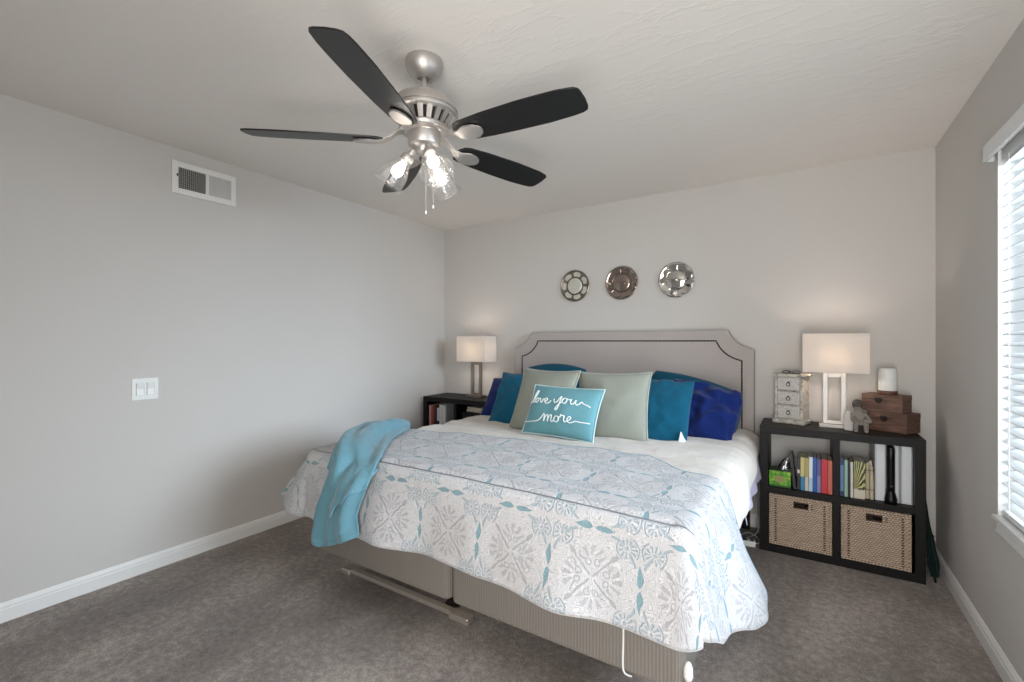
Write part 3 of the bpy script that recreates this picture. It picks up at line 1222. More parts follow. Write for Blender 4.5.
# canvas roll of cream cloth
M['cream'] = fabric('cream_canvas', (196, 184, 158), 500)
M['twine'] = plain('twine', (120, 100, 80), .9)
cr = thing('canvas_bundle', 'cream canvas bundle tied with dark twine beside the white files', 'bundle', (.322, KY + .07, SH))
b = MB()
for k, (dx, dy, hh) in enumerate(((-.009, 0, .198), (.007, .008, .215), (.010, -.008, .19), (-.004, .012, .205))):
    b.tube([(.322 + dx, KY + .07 + dy, SH), (.322 + dx, KY + .07 + dy, SH + hh * .6), (.322 + dx * .9, KY + .07 + dy, SH + hh)], [.0095, .0095, .007], 9)
obj('canvas', b, M['cream'], cr, smooth=60)
for z in (.055, .165):
    b = MB().tube([(.322 + .021 * math.cos(a), KY + .07 + .022 * math.sin(a), SH + z) for a in [2 * PI * k / 16 for k in range(16)]], .0022, 5, closed=True)
    obj('twine', b, M['twine'], cr, smooth=60)

M['file'] = plain('white_file', (214, 216, 218), .4, var=.02)
for x0, x1, lab in ((.346, .396, 'tall white file box left of the black flashlight'), (.430, .455, 'narrow white file box just right of the black flashlight'),
                    (.458, .509, 'wide white file box at the right end of the upper shelf')):
    r = thing('file_box', lab, 'file box', ((x0 + x1) / 2, KY + .16, SH), 'white file boxes')
    obj('file_body', MB().box(x0, x1, KY + .06, KY + .30, SH, SH + .318), M['file'], r, bevel=.003)
    obj('spine_edge', MB().box(x0 + .003, x0 + .006, KY + .0585, KY + .0605, SH + .004, SH + .314).box(x1 - .006, x1 - .003, KY + .0585, KY + .0605, SH + .004, SH + .314), plain('grey_edge', (150, 154, 158), .5), r, smooth=0)

# black torch standing on its head
M['torch'] = plain('black_anodised', (16, 16, 18), .3, .6)
fx, fy = .413, KY + .032
fl = thing('flashlight', 'long black flashlight standing head down on the upper right shelf', 'flashlight', (fx, fy, SH))
T = Matrix.Translation((fx, fy, SH))
obj('flashlight_head', MB().lathe([(.026, 0), (.028, .003), (.028, .028), (.026, .034), (.022, .055), (.018, .066), (.018, .072)], 24, T), M['torch'], fl, smooth=40)
prof = [(.0165, .072), (.0185, .076), (.0185, .12)]
for k in range(18):
    prof += [(.0185, .122 + k * .006), (.0178, .125 + k * .006)]
prof += [(.0185, .232), (.0185, .30), (.0165, .306), (.0165, .312)]
obj('barrel', MB().lathe(prof, 24, T), M['torch'], fl, smooth=40)
obj('switch_button', MB().lathe([(.007, 0), (.007, .003), (.004, .005), (0, .005)], 12, Matrix.Translation((fx, fy - .018, SH + .10)) @ Matrix.Rotation(R(90), 4, 'X')), plain('rubber_grey', (60, 60, 62), .7), fl, smooth=40)


# green box with printed front, plastic bag on it
def green_print():
    m, t, b = new_mat('green_box_print')
    p = coords(t, 'Generated')
    x, y, z = xyz(t, p)
    n = noise_n(t, p, 6, 3)
    col = ramp(t, n, [(.3, lin((40, 96, 22))), (.5, lin((84, 160, 32))), (.68, lin((168, 204, 60)))])
    d = ((x - .5) * (x - .5) * 2.4 + (z - .5) * (z - .5) * 4).sqrt()
    col = mixc(t, (d + (n - .5) * .3).below(.42, .05), col, lin((150, 140, 84)))
    col = mixc(t, z.below(.13, .02), col, lin((34, 84, 24)))
    t.links.new(col, b.inputs['Base Color'])
    b.inputs['Roughness'].default_value = .3
    return m


gb = thing('green_box', 'small bright green printed box on the upper left shelf', 'box', (-.118, KY + .08, SH))
obj('carton', MB().box(-.176, -.060, KY + .03, KY + .14, SH, SH + .098), green_print(), gb, bevel=.0015)
obj('lid_flap', MB().box(-.176, -.060, KY + .031, KY + .139, SH + .098, SH + .101), plain('dark_green_card', (44, 70, 34), .5), gb, smooth=0)
bag = MB()
Mx = Matrix.Translation((-.095, KY + .085, SH + .1015))
prof_n = 14


def bag_fn(u, v):
    a = 2 * PI * u
    r_ = (.030 * (1 - v) ** .6 + .004) * (1 + .30 * N3(math.cos(a) * 2, math.sin(a) * 2, v * 4))
    return Mx @ Vector((r_ * math.cos(a) + .03 * v * v, r_ * .8 * math.sin(a), .002 + .085 * v))


tag(obj('plastic_bag', bag.grid(24, 14, bag_fn), clear_glass('clear_film', (.86, .88, .9, 1), .22, .15), smooth=180), 'crumpled clear plastic bag sitting on the green box', 'bag')


# ------------------------------------------------------------------ things on the right bookcase
def distressed():
    m, t, b = new_mat('distressed_white_paint')
    p = coords(t)
    n = noise_n(t, p, 38, 6, .75)
    col = ramp(t, n, [(.36, lin((104, 92, 80))), (.44, lin((178, 170, 158))), (.6, lin((214, 208, 198)))])
    t.links.new(col, b.inputs['Base Color'])
    b.inputs['Roughness'].default_value = .8
    bump(t, b, n, .4, .003)
    return m


def carved():
    m, t, b = new_mat('carved_drawer_face')
    p = coords(t)
    x, y, z = xyz(t, p)
    vo = t.nodes.new('ShaderNodeTexVoronoi')
    vo.feature = 'DISTANCE_TO_EDGE'
    vo.inputs['Scale'].default_value = 90
    t.links.new(p, vo.inputs['Vector'])
    e = X(t, vo.outputs[0]).below(.09, .05)
    n = noise_n(t, p, 60, 4, .7)
    col = mixc(t, e * .32, lin((216, 211, 204)), lin((128, 120, 112)))
    col = mixc(t, n.below(.38, .04) * .45, col, lin((120, 108, 98)))
    t.links.new(col, b.inputs['Base Color'])
    b.inputs['Roughness'].default_value = .8
    bump(t, b, 1 - e, .6, .004)
    return m


M['distress'], M['carved'] = distressed(), carved()
TZ = .77
cx0, cx1, cy0, cy1 = -.135, .022, 3.405, 3.535
ch = thing('mini_drawer_chest', 'small distressed white chest of three drawers left of the right lamp', 'chest', ((cx0 + cx1) / 2, (cy0 + cy1) / 2, TZ))
b = MB()
b.box(cx0, cx0 + .012, cy0, cy1, TZ + .024, TZ + .302).box(cx1 - .012, cx1, cy0, cy1, TZ + .024, TZ + .302).box(cx0 + .012, cx1 - .012, cy1 - .008, cy1, TZ + .024, TZ + .302)
for k in range(4):
    z = TZ + .024 + k * .0906
    b.box(cx0 + .012, cx1 - .012, cy0 + .002, cy1 - .008, z, z + .006)
obj('case', b, M['distress'], ch, bevel=.001)
obj('base', MB().box(cx0 - .014, cx1 + .014, cy0 - .016, cy1 + .006, TZ, TZ + .024), M['distress'], ch, bevel=.006, segs=3)
obj('top', MB().box(cx0 - .010, cx1 + .022, cy0 - .014, cy1 + .006, TZ + .302, TZ + .318), M['distress'], ch, bevel=.004, segs=3)
M['iron'] = plain('dark_iron', (70, 64, 60), .45, .8)
for k in range(3):
    z = TZ + .033 + k * .0906
    d = obj('drawer', MB().box(cx0 + .014, cx1 - .014, cy0 - .004, cy0 + .10, z, z + .080), M['carved'], ch, bevel=.003)
    xc, zc = (cx0 + cx1) / 2, z + .040
    rg = MB().tube([(xc + .011 * math.cos(a), cy0 - .008, zc - .003 + .011 * math.sin(a)) for a in [2 * PI * q / 20 for q in range(20)]], .0022, 6, closed=True)
    rg.lathe([(.006, 0), (.005, .004), (0, .005)], 10, Matrix.Translation((xc, cy0 - .003, zc + .009)) @ Matrix.Rotation(R(90), 4, 'X'))
    obj('ring_pull', rg, M['iron'], d, smooth=60)
ch.rotation_euler.z = R(-17)
# pair of folded dark glasses on the chest
eg = thing('eyeglasses', 'dark folded eyeglasses lying on the small white chest', 'glasses', (-.060, 3.44, TZ + .318))
b = MB()
gz = TZ + .323
for s in (-1, 1):
    b.tube([(-.060 + s * .027 + .022 * math.cos(a), 3.425 + .004 * math.sin(a), gz + .005 + .010 * math.sin(a)) for a in [2 * PI * q / 18 for q in range(18)]], .0024, 6, closed=True)
    b.tube([(-.060 + s * .049, 3.428, gz + .006), (-.060 + s * .045, 3.45, gz), (-.060 - s * .04, 3.462 + s * .004, gz - .001)], .002, 6)
b.tube([(-.082, 3.425, gz + .007), (-.060, 3.424, gz + .010), (-.068, 3.425, gz + .007)], .002, 6)
obj('spectacle_frame', b, plain('black_acetate', (26, 24, 26), .3), eg, smooth=60)


def lamp(cx, cy, metal, label, glow, power, shade_c, col):
    r = thing('table_lamp', label, 'lamp', (cx, cy, TZ), 'rectangular-shade lamps beside the bed')
    obj('base', MB().box(cx - .078, cx + .078, cy - .05, cy + .05, TZ, TZ + .020), metal, r, bevel=.002)
    b = MB()
    hw, sw, dp = .058, .024, .013
    z0, z1 = TZ + .020, TZ + .335
    b.box(cx - hw, cx - hw + sw, cy - dp, cy + dp, z0, z1).box(cx + hw - sw, cx + hw, cy - dp, cy + dp, z0, z1)
    b.box(cx - hw + sw, cx + hw - sw, cy - dp, cy + dp, z1 - .03, z1).box(cx - hw + sw, cx + hw - sw, cy - dp, cy + dp, z0, z0 + .02)
    obj('open_frame_stem', b, metal, r, bevel=.0015)
    s0, s1 = TZ + .338, TZ + .572
    W2, D2 = .164, .09
    b = MB()
    ring = lambda k, z: [(cx - W2 + k, cy - D2 + k, z), (cx + W2 - k, cy - D2 + k, z), (cx + W2 - k, cy + D2 - k, z), (cx - W2 + k, cy + D2 - k, z)]
    vs = ring(0, s0) + ring(0, s1)
    b.add(vs, [(i, (i + 1) % 4, 4 + (i + 1) % 4, 4 + i) for i in range(4)])
    sh = obj('lamp_shade', b, shade_c, r, smooth=0, solid=.002)
    for z in (s0, s1):
        obj('shade_trim', MB().tube(ring(0, z), .0022, 6, closed=True), shade_c, sh, smooth=60)
    sk = MB().lathe([(.012, 0), (.016, .004), (.016, .061), (.012, .066)], 16, Matrix.Translation((cx, cy, z1 - .002)))
    sk.tube([(cx - W2 + .002, cy, s1 - .02), (cx, cy, s1 - .02), (cx + W2 - .002, cy, s1 - .02)], .0016, 6)
    sk.tube([(cx, cy, z1 + .04), (cx, cy + .03, z1 + .09), (cx, cy + .03, s1 - .05), (cx, cy, s1 - .02)], .0014, 6)
    so = obj('socket', sk, metal, r, smooth=50)
    bu = obj('bulb', MB().lathe([(.012, 0), (.014, .012), (.026, .04), (.03, .058), (.026, .076), (.013, .088), (0, .091)], 20, Matrix.Translation((cx, cy, z1 + .062))), glow, so, smooth=180)
    bu.visible_shadow = True
    p = point('lamp_light', (cx, cy, z1 + .118), power, col, .032)
    return r


M['bulb'] = emit('warm_bulb', (255, 226, 190), 6)
M['pewter'] = plain('brushed_pewter', (150, 138, 126), .35, .9, var=.1)
M['white_lacq'] = plain('silver_white_lacquer', (206, 200, 192), .4, .15, var=.05)
M['shade'] = shade_mat('ivory_shade', (244, 238, 232))
lamp(.165, 3.435, M['white_lacq'], 'table lamp with white open frame and box shade on the right bookcase', M['bulb'], 13.0, M['shade'], (1, .87, .76))
lamp(-2.585, 3.435, M['pewter'], 'table lamp with pewter open frame and box shade in the left corner', M['bulb'], 13.0, M['shade'], (1, .87, .76))


def old_wood():
    m, t, b = new_mat('red_brown_plank')
    p = coords(t)
    n = noise_n(t, mapping(t, p, (6, 60, 60)), 1.4, 5, .65)
    col = ramp(t, n, [(.3, lin((50, 35, 29))), (.5, lin((98, 71, 59))), (.72, lin((140, 110, 95)))])
    t.links.new(col, b.inputs['Base Color'])
    b.inputs['Roughness'].default_value = .6
    bump(t, b, n, .3, .003)
    return m


M['plank'] = old_wood()


def wooden_box(x0, x1, y0, y1, z0, z1, label):
    r = thing('wooden_box', label, 'box', ((x0 + x1) / 2, (y0 + y1) / 2, z0), 'stacked wooden boxes')
    zl = z1 - (z1 - z0) * .30
    obj('body', MB().box(x0, x1, y0, y1, z0, zl - .001), M['plank'], r, bevel=.002)
    obj('lid', MB().box(x0 - .001, x1 + .001, y0 - .001, y1 + .001, zl, z1), M['plank'], r, bevel=.002)
    xc = x0 + (x1 - x0) * .42
    b = MB().prism([(-.016, .012), (.016, .012), (.020, -.002), (.012, -.018), (0, -.024), (-.012, -.018), (-.020, -.002)],
                   lambda p: Vector((xc + p[0], y0 - .004, zl + p[1])), lambda p: Vector((xc + p[0], y0 + .001, zl + p[1])))
    b.lathe([(.007, 0), (.006, .004), (0, .006)], 10, Matrix.Translation((xc, y0 - .004, zl - .004)) @ Matrix.Rotation(R(90), 4, 'X'))
    obj('latch', b, M['iron'], r, smooth=40)
    return r


low = wooden_box(.355, .550, 3.400, 3.540, TZ, TZ + .112, 'lower reddish wooden box with latch, under the smaller wooden box')
low.rotation_euler.z = R(-34)
upb = wooden_box(.320, .520, 3.418, 3.538, TZ + .113, TZ + .212, 'upper reddish wooden box carrying the white cylinder')
upb.rotation_euler.z = R(-28)
dif = thing('candle_diffuser', 'white cylinder on round wooden base atop the stacked wooden boxes', 'diffuser', (.425, 3.475, TZ + .213))
T = Matrix.Translation((.425, 3.475, TZ + .213))
obj('wooden_base', MB().lathe([(.046, 0), (.047, .002), (.047, .020), (.046, .022)], 28, T), plain('walnut_base', (92, 58, 42), .5), dif, smooth=40)
obj('cylinder', MB().lathe([(.0445, .0225), (.045, .026), (.045, .146), (.042, .153), (.034, .155), (.012, .1545), (0, .154)], 28, T), plain('white_ceramic', (226, 226, 222), .55, bmp=.3, bscale=120), dif, smooth=40)

# stone figurine: a crouching child beside an upright wing
M['stone'] = plain('grey_stone', (132, 124, 116), .85, var=.3, vscale=70, bmp=.5, bscale=160)
M['pale_stone'] = plain('pale_stone', (206, 200, 194), .8, var=.08, vscale=60, bmp=.3, bscale=140)
fg = thing('angel_figurine', 'small grey stone crouching angel with pale wing in front of the wooden boxes', 'figurine', (.272, 3.31, TZ))


def skin_body(chains, name, m, parent, sub=2):
    """chains: lists of (x,y,z,r) joined where points coincide; first point of first chain is the root."""
    vs, es, rs, idx = [], [], [], {}
    for c in chains:
        prev = None
        for (x, y, z, r_) in c:
            k = (round(x, 4), round(y, 4), round(z, 4))
            if k not in idx:
                idx[k] = len(vs)
                vs.append((x, y, z))
                rs.append(r_)
            if prev is not None:
                es.append((prev, idx[k]))
            prev = idx[k]
    me = bpy.data.meshes.new(name)
    off = parent_loc(parent)
    me.from_pydata([tuple(Vector(p) - off) for p in vs], es, [])
    o = bpy.data.objects.new(name, me)
    COL.objects.link(o)
    o.parent = parent
    me.materials.append(m)
    md = o.modifiers.new('skin', 'SKIN')
    md.use_smooth_shade = True
    for i, r_ in enumerate(rs):
        me.skin_vertices[0].data[i].radius = (r_, r_)
    me.skin_vertices[0].data[0].use_root = True
    md = o.modifiers.new('sub', 'SUBSURF')
    md.levels = md.render_levels = sub
    return o


gx, gy = .285, 3.315
hip = (gx, gy, TZ + .034, .022)
chest_ = (gx - .010, gy - .006, TZ + .078, .021)
neck = (gx - .014, gy - .012, TZ + .102, .010)
chains = [[hip, chest_, neck, (gx - .017, gy - .018, TZ + .126, .019), (gx - .017, gy - .018, TZ + .142, .015)]]
for s in (-1, 1):
    kx = gx + s * .020 - .004
    chains.append([hip, (kx, gy - .03, TZ + .056, .013), (kx, gy - .024, TZ + .012, .010), (kx, gy - .044, TZ + .010, .009)])
    chains.append([chest_, (gx - .010 + s * .026, gy - .008, TZ + .082, .011), (gx + s * .034, gy - .022, TZ + .052, .009), (gx + s * .012 - .008, gy - .038, TZ + .066, .007)])
skin_body(chains, 'stone_body', M['stone'], fg)
obj('hair', MB().lathe([(.0, .026), (.010, .025), (.018, .018), (.0215, .006), (.021, -.006), (.017, -.014)], 16, Matrix.Translation((gx - .016, gy - .013, TZ + .132)) @ Matrix.Rotation(R(-18), 4, 'X')), plain('dark_stone', (78, 68, 62), .85, var=.3, vscale=70), fg, smooth=60)
fg.scale = (1.2, 1.2, 1.2)
b = MB().prism([(-.018, 0), (.016, 0), (.018, .05), (.012, .082), (.002, .102), (-.008, .098), (-.016, .075), (-.020, .04)],
               lambda p: Vector((gx - .048 + p[0], gy + .006 - p[0] * .4, TZ + p[1])), lambda p: Vector((gx - .048 + p[0], gy + .020 - p[0] * .4, TZ + p[1])))
obj('wing', b, M['pale_stone'], fg, bevel=.004)

# left bookcase contents
lx = -3.018
for wd, h, m_, lab, g in ((.022, .288, pl('blush_cover', (196, 168, 158)), 'pale blush book at the left end of the left bookcase', None),
                          (.026, .282, pl('brick_cover', (178, 66, 58)), 'brick red book in the left bookcase', None),
                          (.020, .284, pl('umber_cover', (88, 66, 56)), 'brown book in the left bookcase right of the red one', None),
                          (.016, .270, pl('black_cover_b', (26, 26, 30)), 'slim black book in the left bookcase', None),
                          (.026, .268, two_tone('white_navy_cover', (196, 196, 200), (30, 38, 84), .55), 'white and navy book in the left bookcase', None),
                          (.030, .302, two_tone('white_mauve_cover', (206, 204, 202), (140, 92, 120), .35), 'white book with mauve band in the left bookcase', None),
                          (.040, .296, pl('white_binder', (204, 204, 202)), 'thick white binder at the right end of the books in the left bookcase', None),
                          (.008, .318, pl('grey_sheet', (160, 160, 164)), 'tall thin grey folder beside the binder in the left bookcase', None)):
    book(lx, lx + wd, h, .2, m_, lab, y0=KY + .03, group='books in the left bookcase')
    lx += wd + .004
pb = thing('paper_bin', 'dark bin heaped with white papers in the left bookcase behind the bed', 'bin', (-2.46, KY + .18, SH))
obj('bin_body', MB().box(-2.62, -2.34, KY + .03, KY + .32, SH, SH + .255), M['black_wood'], pb, bevel=.004)
b = MB()
for k in range(7):
    z = SH + .256 + k * .006
    b.box(-.10 + random.uniform(-.012, .012), .10, -.11, .11, 0, .0045, Matrix.Translation((-2.485, KY + .18, z)) @ Matrix.Rotation(random.uniform(-.25, .25), 4, 'Z') @ Matrix.Rotation(random.uniform(-.02, .02), 4, 'Y'))
obj('papers', b, M['paper'], pb, smooth=0)

# dark green folded umbrella leaning in the gap between bookcase and wall
M['green_cloth'] = fabric('dark_green_nylon', (9, 32, 29), 600, .2)
um = thing('folded_umbrella', 'dark green folded umbrella leaning between the bookcase and right wall', 'umbrella', (.603, 3.30, 0))
ax0, ax1 = Vector((.600, 3.285, .03)), Vector((.584, 3.52, .50))
d = (ax1 - ax0).normalized()
sx_ = d.orthogonal().normalized()
sy_ = d.cross(sx_)


def umb(u, v):
    a = 2 * PI * u
    rad = interp([(0, .014), (.12, .022), (.32, .017), (.55, .009), (1, .004)], v) * (1 + .22 * math.cos(6 * a + v * 5))
    return ax0.lerp(ax1, v) + (sx_ * math.cos(a) + sy_ * math.sin(a)) * rad


obj('canopy', MB().grid(49, 30, umb), M['green_cloth'], um, smooth=180)
obj('strap', MB().tube([ax0.lerp(ax1, .40) + (sx_ * math.cos(a) + sy_ * math.sin(a)) * .019 for a in [2 * PI * k / 20 for k in range(20)]], .004, 6, closed=True), M['torch'], um, smooth=60)
obj('shaft', MB().tube([ax0 - d * .028, ax0 + d * .05], .005, 8).tube([ax1 - d * .02, ax1 + d * .03], .004, 8), M['torch'], um, smooth=60)

# power strip and cables on the floor beside the bed
ps = thing('power_strip', 'white power strip and cables on the carpet between bed and bookcase', 'power strip', (-.30, 3.30, 0))
Mx = Matrix.Translation((-.31, 3.25, 0)) @ Matrix.Rotation(R(8), 4, 'Z')
obj('strip_body', MB().box(-.075, .06, -.025, .025, 0, .035, Mx), M['white_plastic'], ps, bevel=.006)
obj('socket_slots', MB().box(-.055, -.03, -.012, .012, .0345, .0358, Mx).box(-.012, .012, -.012, .012, .0345, .0358, Mx).box(.03, .05, -.012, .012, .0345, .0358, Mx), M['dark_gap'], ps, smooth=0)
b = MB().tube(spline([(-.26, 3.255, .02), (-.235, 3.30, .008), (-.25, 3.40, .006), (-.31, 3.45, .006), (-.36, 3.38, .006), (-.40, 3.42, .03), (-.36, 3.50, .12)], 8), .004, 6)
b.tube(spline([(-.33, 3.27, .02), (-.30, 3.36, .008), (-.25, 3.46, .03), (-.262, 3.49, .15), (-.258, 3.485, .33), (-.28, 3.48, .43)], 8), .0035, 6)
b.tube(spline([(-.37, 3.235, .02), (-.42, 3.20, .006), (-.47, 3.22, .006), (-.52, 3.30, .006)], 8), .004, 6)
obj('cable', b, M['white_plastic'], ps, smooth=180)

# ------------------------------------------------------------------ things on the walls
sw = thing('light_switch', 'white double rocker light switch plate on the left wall', 'light switch', (XL, 1.055, 1.03))
obj('wall_plate', MB().box(XL + .0005, XL + .006, .993, 1.116, .968, 1.090), M['white_plastic'], sw, bevel=.0025)
for yc in (1.030, 1.079):
    b = MB().prism([(0, 0), (.006, 0), (.0035, .033), (.009, .066), (0, .066)],
                   lambda p: Vector((XL + .006 + p[0], yc - .0165, .996 + p[1])), lambda p: Vector((XL + .006 + p[0], yc + .0165, .996 + p[1])))
    rk = obj('rocker', b, M['white_plastic'], sw, smooth=0)
    fr_ = [(XL + .0063, yc - .0185, .994), (XL + .0063, yc + .0185, .994), (XL + .0063, yc + .0185, 1.064), (XL + .0063, yc - .0185, 1.064)]
    obj('rocker_surround', MB().tube(fr_, .0012, 4, closed=True), plain('shadow_grey_plastic', (188, 188, 184), .5), rk, smooth=0)

VY0, VY1, VZ0, VZ1 = 1.180, 1.537, 2.170, 2.362
vt = thing('air_vent', 'white two-panel air vent high on the left wall', 'air vent', (XL, (VY0 + VY1) / 2, VZ0))
b = MB()
x0, x1 = XL + .0005, XL + .012
ymid = (VY0 + VY1) / 2
b.box(x0, x1, VY0, VY0 + .034, VZ0, VZ1).box(x0, x1, VY1 - .028, VY1, VZ0, VZ1)
b.box(x0, x1, VY0 + .034, VY1 - .028, VZ0, VZ0 + .034).box(x0, x1, VY0 + .034, VY1 - .028, VZ1 - .034, VZ1)
b.box(x0, x1, ymid + .002, ymid + .020, VZ0 + .034, VZ1 - .034)
obj('vent_frame', b, M['trim'], vt, bevel=.002)
obj('duct', MB().box(x0, x0 + .001, VY0 + .03, ymid + .01, VZ0 + .03, VZ1 - .03), M['dark_gap'], vt, smooth=0)
gr = plain('vent_louver', (168, 164, 158), .5)
for k in range(13):
    y = VY0 + .041 + k * .0112
    obj('louver', MB().box(x0 + .002, x1 - .001, y, y + .0026, VZ0 + .032, VZ1 - .032), gr, vt, smooth=0)
b = MB()
for k in range(9):
    z = VZ0 + .044 + k * .0132
    b.box(x0 + .001, x0 + .006, VY0 + .032, ymid + .004, z, z + .0022)
obj('cross_bars', b, gr, vt, smooth=0)
dp = MB().box(x0, x0 + .006, ymid + .018, VY1 - .026, VZ0 + .032, VZ1 - .032)
for k in range(12):
    y = ymid + .026 + k * .0108
    dp.box(x0 + .006, x0 + .009, y, y + .006, VZ0 + .034, VZ1 - .034)
obj('closed_damper', dp, plain('vent_damper', (200, 199, 195), .5), vt, smooth=0)
obj('lever', MB().box(x1, x1 + .006, VY0 + .024, VY0 + .030, 2.272, 2.286), M['dark_gap'], vt, bevel=.001)

M['mirror'] = plain('silver_mirror', (214, 212, 208), .04, 1.0, var=.01)
M['antique'] = plain('antique_silver', (132, 124, 112), .3, .85, var=.25, vscale=40)
M['pale_mirror'] = plain('frosted_mirror', (206, 204, 192), .28, .25, var=.04)
M['rose_glass'] = plain('smoky_mirror', (158, 144, 136), .12, .85, var=.08)


def wall_plate(cx, cz, rad, style, label):
    y = YB - .001
    r = thing('mirrored_wall_plate', label, 'wall decor', (cx, y, cz), 'round mirrored plates above the headboard')
    T = Matrix.Translation((cx, y, cz)) @ Matrix.Rotation(R(90), 4, 'X')
    s = rad
    fm = M['antique'] if style < 2 else M['mirror']
    obj('dish', MB().lathe([(s * .5, 0), (s * .96, .010), (s, .016), (s * .97, .020), (s * .86, .013), (s * .54, .010), (0, .010)], 48, T), fm if style != 1 else M['rose_glass'], r, smooth=30)
    obj('rim', MB().lathe([(s * .965, .014), (s * 1.0, .016), (s * 1.0, .021), (s * .965, .023), (s * .95, .020), (s * .965, .014)], 48, T, False), M['antique'] if style != 2 else M['mirror'], r, smooth=40)
    cm = (M['pale_mirror'], M['rose_glass'], M['mirror'])[style]
    obj('centre_mirror', MB().lathe([(s * .50, .009), (s * .50, .016), (s * .46, .019), (0, .019)], 40, T), cm, r, smooth=30)
    obj('inner_ring', MB().tube([T @ Vector((s * .53 * math.cos(a), s * .53 * math.sin(a), .014)) for a in [2 * PI * k / 36 for k in range(36)]], s * .035, 6, closed=True), M['antique'] if style < 2 else M['mirror'], r, smooth=60)
    n = (7, 8, 9)[style]
    pm = (M['pale_mirror'], M['rose_glass'], M['mirror'])[style]
    for k in range(n):
        a0, a1 = 2 * PI * (k + .14) / n, 2 * PI * (k + .86) / n
        o_ = []
        q = 6
        for i in range(q + 1):
            a = a0 + (a1 - a0) * i / q
            o_.append((s * .60 * math.cos(a), s * .60 * math.sin(a)))
        for i in range(q, -1, -1):
            a = a0 + (a1 - a0) * i / q
            rr_ = s * (.80 + .09 * math.sin(PI * i / q))
            o_.append((rr_ * math.cos(a), rr_ * math.sin(a)))
        tilt = .003 if style == 0 else .006
        obj('mirror_petal', MB().prism(o_, lambda p: T @ Vector((p[0], p[1], .010)), lambda p: T @ Vector((p[0], p[1], .0175 + tilt * (math.hypot(*p) / s - .6) * 2.5))), pm, r, smooth=20)


wall_plate(-1.645, 1.770, .134, 0, 'round wall plate with pale mirror petals, nearest the left lamp')
wall_plate(-1.232, 1.768, .135, 1, 'round smoky mirrored wall plate in the middle of the row above the headboard')
wall_plate(-.808, 1.762, .134, 2, 'bright silver mirrored wall plate nearest the right wall')

# ------------------------------------------------------------------ window blind
M['blind'] = plain('white_blind', (228, 229, 228), .45, var=.02)
bl_ = thing('window_blind', 'white horizontal slat blind with valance in the right wall window', 'window blind', (XR + .04, (WY0 + WY1) / 2, WZ0))
obj('valance', MB().box(XR - .036, XR - .022, WY0 - .05, 2.628, 2.030, 2.094).box(XR - .036, XR - .001, 2.618, 2.628, 2.030, 2.094).box(XR - .036, XR - .001, WY0 - .05, WY0 - .04, 2.030, 2.094), M['blind'], bl_, bevel=.002)
obj('headrail', MB().box(XR + .008, XR + .06, WY0 + .008, WY1 - .008, 2.012, 2.058), M['blind'], bl_, bevel=.002)
proto = None
ns = 33
sx = XR + .034
for k in range(ns):
    z = .655 + k * (2.00 - .655) / (ns - 1)
    if proto is None:
        b = MB()
        prof = [(-.025, 0), (-.013, .0024), (0, .0032), (.013, .0024), (.025, 0), (.025, .0026), (.013, .005), (0, .0058), (-.013, .005), (-.025, .0026)]
        Mt = Matrix.Translation((sx, 0, z)) @ Matrix.Rotation(R(-15), 4, 'Y')
        b.prism(prof, lambda p: Mt @ Vector((p[0], WY0 + .012, p[1])), lambda p: Mt @ Vector((p[0], WY1 - .012, p[1])))
        proto = obj('slat', b, M['blind'], bl_, smooth=50)
        z00 = z
    else:
        c = proto.copy()
        COL.objects.link(c)
        c.parent = bl_
        c.location.z = proto.location.z + z - z00
obj('bottom_rail', MB().box(sx - .025, sx + .025, WY0 + .012, WY1 - .012, WZ0 + .010, WZ0 + .030), M['blind'], bl_, bevel=.003)
for yc in (WY1 - .09, WY1 - .62, WY1 - 1.05, WY0 + .09):
    b = MB().tube([(sx - .027, yc, WZ0 + .03), (sx - .027, yc, 2.02)], .0014, 5).tube([(sx + .027, yc, WZ0 + .03), (sx + .027, yc, 2.02)], .0014, 5)
    obj('ladder_cord', b, M['white_plastic'], bl_, smooth=60)

# ------------------------------------------------------------------ ceiling fan
FX, FY = -1.302, 1.376
M['blade'] = plain('espresso_blade', (16, 14, 14), .38, var=.25, vscale=20)
fan = thing('ceiling_fan', 'brushed nickel ceiling fan with five black blades and three glass lights', 'ceiling fan', (FX, FY, H))
T = Matrix.Translation((FX, FY, 0))
obj('canopy', MB().lathe([(.074, H - .0005), (.076, H - .008), (.075, H - .022), (.070, H - .040), (.060, H - .056), (.047, H - .068), (.034, H - .075), (.030, H - .077), (.027, H - .070), (.014, H - .068)], 40, T), M['nickel'], fan, smooth=50)
obj('downrod', MB().lathe([(.0125, H - .06), (.0125, 2.29)], 20, T).lathe([(.018, 2.316), (.022, 2.308), (.03, 2.294)], 24, T), M['nickel'], fan, smooth=50)
obj('motor_housing', MB().lathe([(.028, 2.300), (.055, 2.297), (.086, 2.288), (.112, 2.273), (.130, 2.255), (.138, 2.232), (.138, 2.226), (.134, 2.224), (.134, 2.219), (.138, 2.217), (.137, 2.210), (.128, 2.206)], 48, T), M['nickel'], fan, smooth=40)
vr = obj('vented_ring', MB().lathe([(.116, 2.210), (.088, 2.164)], 40, T), M['dark_gap'], fan, smooth=50)
b = MB()
for k in range(20):
    a = 2 * PI * k / 20
    Mx = T @ Matrix.Rotation(a, 4, 'Z')
    b.prism([(-.0115, 0), (.0115, 0), (.0085, 1), (-.0085, 1)],
            lambda p: Mx @ Vector((.128 - .036 * p[1], p[0], 2.210 - .046 * p[1])), lambda p: Mx @ Vector((.118 - .034 * p[1], p[0], 2.210 - .046 * p[1])))
obj('vent_ribs', b, M['nickel'], vr, smooth=30)
obj('flywheel', MB().lathe([(.098, 2.166), (.100, 2.160), (.096, 2.150), (.07, 2.144)], 40, T), M['nickel'], fan, smooth=40)
